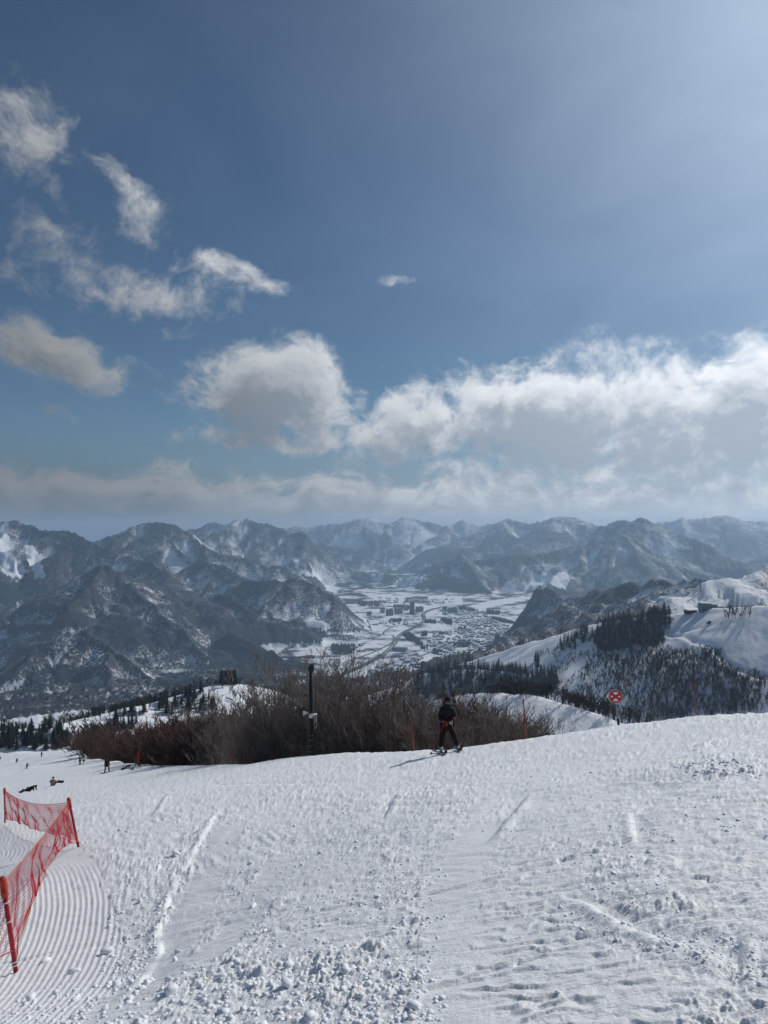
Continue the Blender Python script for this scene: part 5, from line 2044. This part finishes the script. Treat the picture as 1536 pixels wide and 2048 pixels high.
def board_mesh(L=1.5, w=.27):
    B = MB()
    n = 14
    prev = None
    pts, fs = [], []
    for i in range(n + 1):
        t = i / n
        x = (t - .5) * L
        e = max(0, abs(t - .5) - .36)
        z = e * e * 7
        ww = w / 2 * (math.sqrt(max(0, 1 - (max(0, abs(t - .5) - .38) / .125) ** 2)) if abs(t - .5) > .38 else 1 - .12 * (1 - (abs(t - .5) / .38) ** 2))
        ww = max(ww, .01)
        pts += [(x, -ww, z), (x, ww, z), (x, ww, z + .012), (x, -ww, z + .012)]
        if i:
            a, b = (i - 1) * 4, i * 4
            for j in range(4):
                fs.append((a + j, a + (j + 1) % 4, b + (j + 1) % 4, b + j))
    fs += [(3, 2, 1, 0), (n * 4, n * 4 + 1, n * 4 + 2, n * 4 + 3)]
    B.poly(pts, fs)
    for s in (-.25, .25):
        B.box((s, 0, .035), (.14, .24, .04))
        B.box((s, .09, .12), (.13, .03, .16))
    return B.mesh('snowboard')


BOARD = board_mesh()

# the skier at the brow
M_PRED = mat('dull_red_pole', (.26, .02, .03), .5, var=.2)
D0 = 19.6
foot = grounded(898, D0)
sk = empty('person', foot)
tag(sk, 'skier in black with a dark hood and dark red cuffs standing at the brow', 'person')


def q(px, py, dy):
    D = D0 + dy
    return Vector(((px - CX) / FPX * D, D, (HY - py) / FPX * D)) - foot


J = {'pelvis': q(894, 1449, .10), 'waist': q(894, 1440, .06), 'chest': q(894, 1427, .0), 'neck': q(895, 1415, -.06), 'chin': q(895.5, 1409.5, -.12), 'head': q(896, 1404, -.12), 'crown': q(896, 1397, -.08),
     'hip_r': q(887.5, 1452, .10), 'hip_l': q(901, 1452, .10), 'knee_r': q(884, 1475, -.06), 'knee_l': q(908.5, 1474, -.06), 'ankle_r': q(881.5, 1497, .02), 'ankle_l': q(915.5, 1495, .02),
     'toe_r': q(882.5, 1501, -.16), 'toe_l': q(916.5, 1499, -.16),
     'sh_r': q(883.5, 1419.5, -.02), 'sh_l': q(905.5, 1419.5, -.02), 'el_r': q(879.5, 1434, -.02), 'el_l': q(909.5, 1434, -.02), 'wr_r': q(885.5, 1443.5, -.22), 'wr_l': q(904, 1443, -.22), 'ha_r': q(889, 1446, -.28), 'ha_l': q(901, 1445, -.28)}
dz = min(J['ankle_r'].z, J['ankle_l'].z)
H0 = 1.62
skin('body', J, radii(J, H0, .84), BODY_E, M_SKIN, sk, 'pelvis', 2)
JJ = dict(J)
JJ['hem'] = q(894, 1455, .08)
rj = radii(J, H0, 1.05, .012)
rj['hem'] = (.165, .125)
rj['chest'] = (.185, .135)
skin('jacket', JJ, rj, JACKET_E + [('pelvis', 'hem')], M_BLACK, sk, 'pelvis', 2)
rt = radii(J, H0, 1.08, .016)
rt['ankle_r'] = rt['ankle_l'] = .082
rt['knee_r'] = rt['knee_l'] = .088
JT = dict(J)
for n in 'lr':
    JT['ankle_' + n] = J['ankle_' + n] + Vector((0, 0, .06))
skin('trousers', JT, rt, TROUS_E, M_BLACK, sk, 'pelvis', 2)
for n in 'lr':
    e, w_ = J['el_' + n], J['wr_' + n]
    skin('cuff', {'a': e.lerp(w_, .15), 'b': e.lerp(w_, .6), 'c': w_}, {'a': .078, 'b': .070, 'c': .062}, [('a', 'b'), ('b', 'c')], M_DRED, sk, 'a', 1)
skin('jacket_hem', {'a': q(888, 1446, -.06), 'b': q(888, 1455, -.05)}, {'a': .075, 'b': .085}, [('a', 'b')], M_DRED, sk, 'a', 2)
ball('face_mask', J['chin'] + Vector((0, -.035, .01)), (.075, .085, .085), M_BLACK, sk)
ball('beanie', J['head'] + Vector((0, -.01, .075)), (.105, .115, .085), M_BLACK, sk)
# hood: a peaked shell round the head
skin('hood', {'a': q(895, 1414, .0), 'b': q(895.5, 1406, -.02), 'c': q(896, 1399, -.03), 'd': q(895.5, 1394.5, .0)}, {'a': (.125, .12), 'b': (.135, .13), 'c': (.11, .11), 'd': (.05, .05)}, [('a', 'b'), ('b', 'c'), ('c', 'd')], M_BLACK, sk, 'a', 2)
hc_ = J['head']
B = MB()
arc = [hc_ + Vector((math.sin(a) * .095, -math.cos(a) * .105 - .035, .035)) for a in np.linspace(-1.0, 1.0, 9)]
B.tube(arc, [.02, .034, .038, .038, .034, .038, .038, .034, .02], 8)
B.build('goggles', M_LENS, sk, True)
B = MB()
B.tube([hc_ + Vector((math.sin(a) * .098, -math.cos(a) * .108 - .035, -.012)) for a in np.linspace(-.7, .7, 6)], .010, 6)
B.build('goggle_frame', M_GREY, sk, True)


def glove(n, m, accent):
    w_, h_ = J['wr_' + n], J['ha_' + n]
    s = 1 if n == 'l' else -1
    d = (h_ - w_).normalized()
    side = Vector((s, 0, 0))
    dn_ = Vector((0, -.2, -1)).normalized()
    V = {'wr': w_, 'palm': h_}
    R2 = {'wr': .046, 'palm': (.052, .040)}
    E = [('wr', 'palm')]
    for k, (off, ln) in enumerate(((-.036, .070), (-.012, .080), (.012, .076), (.036, .060))):
        a, b, c = f'k{k}', f'm{k}', f't{k}'
        V[a] = h_ + Vector((0, 0, off)) + d * .045
        V[b] = V[a] + d * ln * .45 + Vector((-s * .012, -.010, 0))
        V[c] = V[b] + Vector((-s * .030, .026, -.005)) * (ln / .07)
        R2[a], R2[b], R2[c] = .018, .017, .014
        E += [('palm', a), (a, b), (b, c)]
    V['th0'] = h_ + Vector((-s * .01, -.03, .045))
    V['th1'] = V['th0'] + d * .035 + Vector((0, -.018, .012))
    R2['th0'], R2['th1'] = .020, .016
    E += [('palm', 'th0'), ('th0', 'th1')]
    g_ = skin('glove', V, R2, E, m, sk, 'palm', 1)
    B = MB()
    for k in range(3):
        c = h_ + Vector((-.035 + .035 * k, -.058, .012 - .012 * k))
        B.tube([c + Vector((-.012, 0, .03)), c + Vector((.012, -.004, -.03))], .008, 5)
    B.build('glove_stripe', accent, g_)


glove('r', M_REDB, M_DRED)
glove('l', M_BLACK, M_WHITE)
for n in 'lr':
    a, t = J['ankle_' + n], J['toe_' + n]
    skin('boot', {'a': a + Vector((0, .02, .10)), 'b': a + Vector((0, .0, -.01)), 'c': t + Vector((0, 0, .01))}, {'a': .078, 'b': .072, 'c': .050}, [('a', 'b'), ('b', 'c')], M_BOOT, sk, 'a', 2)
    B = MB()
    for z in (.03, .08):
        B.tube([a + Vector((-.07, -.05, z)), a + Vector((0, -.085, z)), a + Vector((.07, -.05, z))], .010, 5)
    B.build('boot_buckle', M_BLACK, sk)
me = ski_mesh(1.55)
for n, tip in (('r', (899, 1507)), ('l', (925, 1503.5))):
    a = J['ankle_' + n]
    o = link('ski', me, M_SKI, sk)
    tw = q(*tip, -.95)
    ang = math.atan2(tw.x - a.x, -(tw.y - a.y))
    zg = g1(foot.x + a.x, foot.y + a.y) - foot.z
    zf = g1(foot.x + a.x + math.sin(ang) * .8, foot.y + a.y - math.cos(ang) * .8) - foot.z
    o.location = (a.x, a.y - .03, zg + .035)
    o.rotation_euler = (-math.atan2(zf - zg, .8), 0, ang)
for n, tip, top, lab in (('r', (861.5, 1498), (878, 1464), 'thin red ski pole planted left of the skier at the brow'), ('l', (924.5, 1497), (906, 1452), 'thin red ski pole planted right of the skier at the brow')):
    hnd = q(*top, .02) + foot
    ha = J['ha_' + n] + foot
    tp = q(*tip, .55) + foot
    tp.z = g1(tp.x, tp.y) - .02
    d = (tp - ha)
    ski_pole(None, ha, tp, M_PRED, lab, 'ski poles of the skier at the brow', .011)


def small_person(px, py, hpx, label, jm, tm, hm_, yaw, kind='ski', lo=40, hi=345, D=None, **kw):
    D = D or find_D(px, py, lo, hi)
    p = grounded(px, D)
    h = min(max(hpx / FPX * D, 1.25), 1.95)
    root = empty('person', p)
    tag(root, label, 'person')
    J = pose(h, yaw, kw.get('lean', .1), kw.get('crouch', 0), kw.get('stance', .07), kw.get('arm', (.12, -.08)))
    dress(root, J, h, jm, tm, hm_)
    if kind == 'ski':
        add_skis(root, J, h, yaw, kw.get('splay', 0))
        if kw.get('poles', True):
            for s, n in ((-1, 'r'), (1, 'l')):
                ha = Vector(J['ha_' + n]) + p
                R = Matrix.Rotation(yaw, 3, 'Z')
                tip = ha + R @ Vector((s * .12, .35 if kw.get('crouch', 0) > .3 else .05, -1)) * .9
                tip.z = g1(tip.x, tip.y)
                ski_pole(None, ha, tip, M_GREY, 'thin ski pole of the ' + ' '.join(label.replace(',', '').split()[:10]), 'ski poles on the lower piste', .012)
    elif kind == 'board':
        o = link('snowboard', BOARD, M_SKI, root)
        o.location = (0, 0, .01)
        o.rotation_euler = (kw.get('edge', 0), 0, yaw)
    return root, J, h, D


small_person(214, 1550, 31, 'snowboarder all in black riding sideways on the lower piste', M_BLACK, M_BLACK, M_BLACK, .5, 'board', D=79, stance=.15, lean=.12, crouch=.15, arm=(.05, -.05), edge=.15)
small_person(160, 1528, 18, 'black-clad skier with one arm out, left of the standing pair', M_BLACK, M_BLACK, M_BLACK, -.4, 'ski', D=134, arm=(.5, -.05))
small_person(168, 1528, 17, 'skier in a pale jacket, right of the standing pair', M_PALE, M_BLACK, M_BLACK, .4, 'ski', D=143, arm=(.15, -.1))
small_person(83, 1518, 12, 'dark skier standing alone near the top edge of the lower piste', M_BLACK, M_BLACK, M_BLACK, 1.4, 'ski', D=205, stance=.1)
small_person(54, 1536, 14, 'crouching skier in dark teal turning on the lower piste', M_TEAL, M_BLACK, M_NAVY, .9, 'ski', D=165, crouch=.6, lean=.5, stance=.09)
small_person(33.5, 1528, 11, 'small dark skier turning left of the teal skier', M_NAVY, M_NAVY, M_BLACK, .8, 'ski', D=205, crouch=.6, lean=.5)
small_person(32, 1517.5, 7.5, 'tiny dark skier with arms spread beside a smaller figure', M_NAVY, M_BLACK, M_BLACK, .2, 'ski', D=290, arm=(.7, 0), poles=False)
small_person(36.5, 1518, 6.5, 'tiny dark figure standing right beside a skier with spread arms', M_BLACK, M_BLACK, M_BLACK, 0, 'ski', D=300, poles=False)
small_person(0.5, 1518, 8, 'tiny dark skier cut by the left edge of the photo', M_BLACK, M_BLACK, M_BLACK, .5, 'ski', D=270, poles=False)
small_person(15, 1508, 5, 'tiny grey figure furthest down the lower piste', M_NAVY, M_NAVY, M_BLACK, 0, 'ski', D=325, poles=False)
small_person(188, 1438, 6, 'tiny figure on the snow of the lower left ridge, left of two', M_NAVY, M_BLACK, M_BLACK, 0, 'ski', D=470, poles=False)
small_person(243, 1430, 6, 'tiny figure on the snow of the lower left ridge, right of two', M_NAVY, M_BLACK, M_BLACK, .4, 'ski', D=497, poles=False)

# sitting snowboarder in tan, seen from behind
D = 72
p = grounded(106, D)
h = 1.7
rt_ = empty('person', p)
tag(rt_, 'snowboarder in a tan jacket and dark beanie sitting on the lower piste', 'person')
J = {'pelvis': (0, 0, .13), 'waist': (0, -.02, .27), 'chest': (0, -.03, .47), 'neck': (0, .02, .63), 'chin': (0, .05, .69), 'head': (0, .05, .78), 'crown': (0, .05, .86)}
for s, n in ((-1, 'l'), (1, 'r')):
    J['hip_' + n] = (s * .10, .03, .12)
    J['knee_' + n] = (s * .24, .42, .36)
    J['ankle_' + n] = (s * .30, .72, .16)
    J['toe_' + n] = (s * .32, .86, .20)
    J['sh_' + n] = (s * .19, 0, .57)
    J['el_' + n] = (s * .30, .10, .36)
    J['wr_' + n] = (s * .25, .32, .36)
    J['ha_' + n] = (s * .23, .38, .36)
J = {k: Vector(v) for k, v in J.items()}
dress(rt_, J, h, M_TAN, M_BLACK, M_BLACK)
o = link('snowboard', BOARD, M_SKI, rt_)
o.location = (.05, .80, .12)
o.rotation_euler = (.9, .0, .05)

# crouching snowboarder in black with the board to the left
D = 70
p = grounded(64, D)
rt_ = empty('person', p)
tag(rt_, 'snowboarder in black doubled over on the snow with the board to the left', 'person')
J = {'pelvis': (-.15, 0, .26), 'waist': (-.05, -.02, .36), 'chest': (.16, -.05, .47), 'neck': (.30, -.07, .52), 'chin': (.36, -.09, .50), 'head': (.42, -.1, .52), 'crown': (.49, -.1, .54)}
for s, n in ((-1, 'l'), (1, 'r')):
    y = s * .12
    J['hip_' + n] = (-.17, y, .24)
    J['knee_' + n] = (-.05, y * 1.6, .08)
    J['ankle_' + n] = (-.50, y * 1.5, .10)
    J['toe_' + n] = (-.62, y * 1.5, .06)
    J['sh_' + n] = (.20, y * 1.5 - .05, .48)
    J['el_' + n] = (.30, y * 1.8 - .05, .27)
    J['wr_' + n] = (.38, y * 1.8 - .05, .06)
    J['ha_' + n] = (.43, y * 1.8 - .05, .03)
J = {k: Vector(v) for k, v in J.items()}
dress(rt_, J, 1.7, M_BLACK, M_BLACK, M_BLACK)
o = link('snowboard', BOARD, M_SKI, rt_)
o.location = (-.62, -.05, .12)
o.rotation_euler = (.5, -.1, 1.0)

# half hidden person in the hollow by the trees
D = 74
p = grounded(271, D)
rt_ = empty('person', p)
tag(rt_, 'fallen snowboarder with a dark head and pale jacket low in the snow by the trees', 'person')
J = {'pelvis': (-.3, 0, .10), 'waist': (-.18, 0, .20), 'chest': (-.02, -.02, .34), 'neck': (.06, -.02, .45), 'chin': (.07, -.04, .50), 'head': (.08, -.04, .57), 'crown': (.08, -.04, .64)}
for s, n in ((-1, 'l'), (1, 'r')):
    J['hip_' + n] = (-.30, s * .09, .09)
    J['knee_' + n] = (-.70, s * .12, .16)
    J['ankle_' + n] = (-1.05, s * .12, .10)
    J['toe_' + n] = (-1.10, s * .12, .20)
    J['sh_' + n] = (.0, s * .16, .40)
    J['el_' + n] = (.22, s * .22, .25)
    J['wr_' + n] = (.42, s * .20, .10)
    J['ha_' + n] = (.48, s * .20, .06)
J = {k: Vector(v) for k, v in J.items()}
dress(rt_, J, 1.65, M_PALE, M_PALE, M_NAVY)
o = link('snowboard', BOARD, M_SKI, rt_)
o.location = (-1.08, 0, .14)
o.rotation_euler = (.5, 0, 1.2)

# ------------------------------------------------------------------ loose snow
rl = random.Random(5)
M_LUMP = mat('broken_snow', (.87, .89, .93), .6, var=.04, vscale=2)
LUMP = []
for k in range(5):
    bm = bmesh.new()
    bmesh.ops.create_icosphere(bm, subdivisions=2, radius=1)
    for v in bm.verts:
        n_ = Vector(v.co)
        f = 1 + .32 * float(perlin(np.array([n_.x * 1.7 + k * 5]), np.array([n_.y * 1.7 + n_.z * 1.1]), 310)[0]) + .16 * float(perlin(np.array([n_.x * 4 + k]), np.array([n_.y * 4 + n_.z * 3]), 311)[0])
        v.co = n_ * f
        v.co.z *= .72
    # chop facets off so that the lumps read as broken slabs
    for t in range(6):
        d = Vector((rl.gauss(0, 1), rl.gauss(0, 1), rl.gauss(0, .7))).normalized()
        lim = rl.uniform(.38, .62)
        for v in bm.verts:
            e = v.co.dot(d) - lim
            if e > 0:
                v.co -= d * e * .9
    me = bpy.data.meshes.new('snow_lump')
    bm.to_mesh(me)
    bm.free()
    me.polygons.foreach_set('use_smooth', [True] * len(me.polygons))
    me.materials.append(M_LUMP)
    LUMP.append(me)


def ray_ground(px, py):
    u = (px - CX) / FPX
    D = np.linspace(2.4, 40, 1500)
    v = HY - FPX * ground(u * D, D) / D
    i = int(np.argmax(v < py))
    return Vector((u * D[i], D[i], g1(u * D[i], D[i])))


# the big loose lumps one can pick out, by place in the photograph and width
BIGL = [(294, 1968, 30), (233, 1968, 24), (263, 1966, 20), (340, 1962, 24), (345, 1988, 46), (443, 1955, 20), (260, 2002, 24), (420, 2018, 22), (148, 1945, 30), (213, 1908, 34), (90, 1925, 26), (356, 1906, 20), (350, 1922, 20), (505, 1815, 22),
        (500, 1728, 14), (604, 1731, 12), (752, 1795, 14), (660, 1898, 14), (757, 1793, 16), (510, 1972, 16), (540, 1970, 18), (570, 1973, 34), (110, 1988, 20), (150, 2000, 26), (60, 2000, 26), (165, 2025, 24), (210, 2020, 20), (640, 1708, 10),
        (353, 1708, 20), (280, 1805, 16), (310, 1858, 18), (270, 1800, 14), (868, 1896, 10), (870, 1965, 12), (1115, 1985, 14), (1145, 1828, 12), (1530, 1955, 14), (1400, 1920, 10), (485, 1640, 8), (255, 1665, 10), (240, 1662, 14), (530, 1862, 14), (465, 1920, 18), (475, 1930, 16)]
for i, (px, py, w) in enumerate(BIGL):
    g = ray_ground(px, py)
    r = w / FPX * g.y / 2 * .92
    o = link('snow_lump', LUMP[i % 5])
    o.location = g + Vector((0, 0, r * .12))
    o.scale = (r, r * rl.uniform(.8, 1.1), r * rl.uniform(.7, 1.0))
    o.rotation_euler = (rl.uniform(-.4, .4), rl.uniform(-.4, .4), rl.uniform(0, 6.28))
    tag(o, ('large ' if w > 22 else 'small ') + 'loose lump of broken snow ' + ('on the grooves by the net' if px < 260 and py < 1950 else 'at the bottom left below the net' if px < 330 else 'in the churned heap at the bottom' if py > 1880 and px < 700 else 'beside the bright carved edge' if px < 520 else 'on the right half of the slope' if px > 1000 else 'in the middle of the slope'), 'snow lump', 'loose snow lumps on the slope')
# crumbs too many to count
vs, fs = [], []
base_v = []
bm = bmesh.new()
bmesh.ops.create_icosphere(bm, subdivisions=1, radius=1)
bv = np.array([v.co[:] for v in bm.verts])
bf = [tuple(v.index for v in f.verts) for f in bm.faces]
bm.free()
nr = np.random.default_rng(9)
ZONES = [([(0, 1900), (300, 1890), (720, 1890), (900, 1960), (880, 2048), (0, 2048)], 900, .022), ([(220, 1760), (340, 1650), (450, 1640), (330, 1800), (300, 1900), (200, 1890)], 600, .019), ([(470, 1900), (500, 1760), (640, 1720), (800, 1760), (900, 1800), (880, 2048), (560, 1960)], 450, .015),
         ([(740, 1600), (840, 1580), (900, 1760), (820, 1800), (740, 1760)], 250, .015), ([(1100, 1800), (1536, 1880), (1536, 1990), (1300, 1900), (1100, 1850)], 260, .012), ([(1100, 1680), (1300, 1700), (1400, 1830), (1200, 1820)], 150, .012), ([(1340, 1530), (1480, 1520), (1536, 1560), (1380, 1550)], 200, .026),
         ([(0, 1560), (1536, 1450), (1536, 1700), (0, 1640)], 260, .016), ([(320, 1700), (420, 1640), (700, 1600), (720, 1700), (500, 1760)], 400, .018)]
nv = 0
for poly, n, sz in ZONES:
    xs, ys = [p[0] for p in poly], [p[1] for p in poly]
    px = nr.uniform(min(xs), max(xs), n * 3)
    py = min(ys) + (max(ys) - min(ys)) * nr.uniform(0, 1, n * 3)
    k = np.nonzero(inpoly(px, py, poly))[0][:n]
    u = (px[k] - CX) / FPX
    v = (py[k] - HY) / FPX
    D = 1.6 / np.maximum(v - .25 + .2 * u, .03)
    D = np.clip(D, 2.5, 40)
    x = u * D
    z = ground(x, D)
    for a, b, c in zip(x, D, z):
        r = sz * float(nr.uniform(.25, 1.0)) ** 1.6 * (1 if nr.random() < .93 else 1.8)
        w = bv * (1 + nr.uniform(-.28, .28, (len(bv), 1))) * r * np.array([1.15, 1.15, .62])
        vs.append(w + np.array([a, b, c + r * .12]))
        fs += [tuple(i + nv for i in f) for f in bf]
        nv += len(bv)
me = bpy.data.meshes.new('snow_crumbs')
me.from_pydata(np.concatenate(vs).tolist(), [], fs)
me.polygons.foreach_set('use_smooth', [True] * len(me.polygons))
me.update()
o = link('snow_crumbs', me, M_LUMP)
tag(o, 'loose crumbs of snow scattered over the slope', 'snow', None, 'stuff')
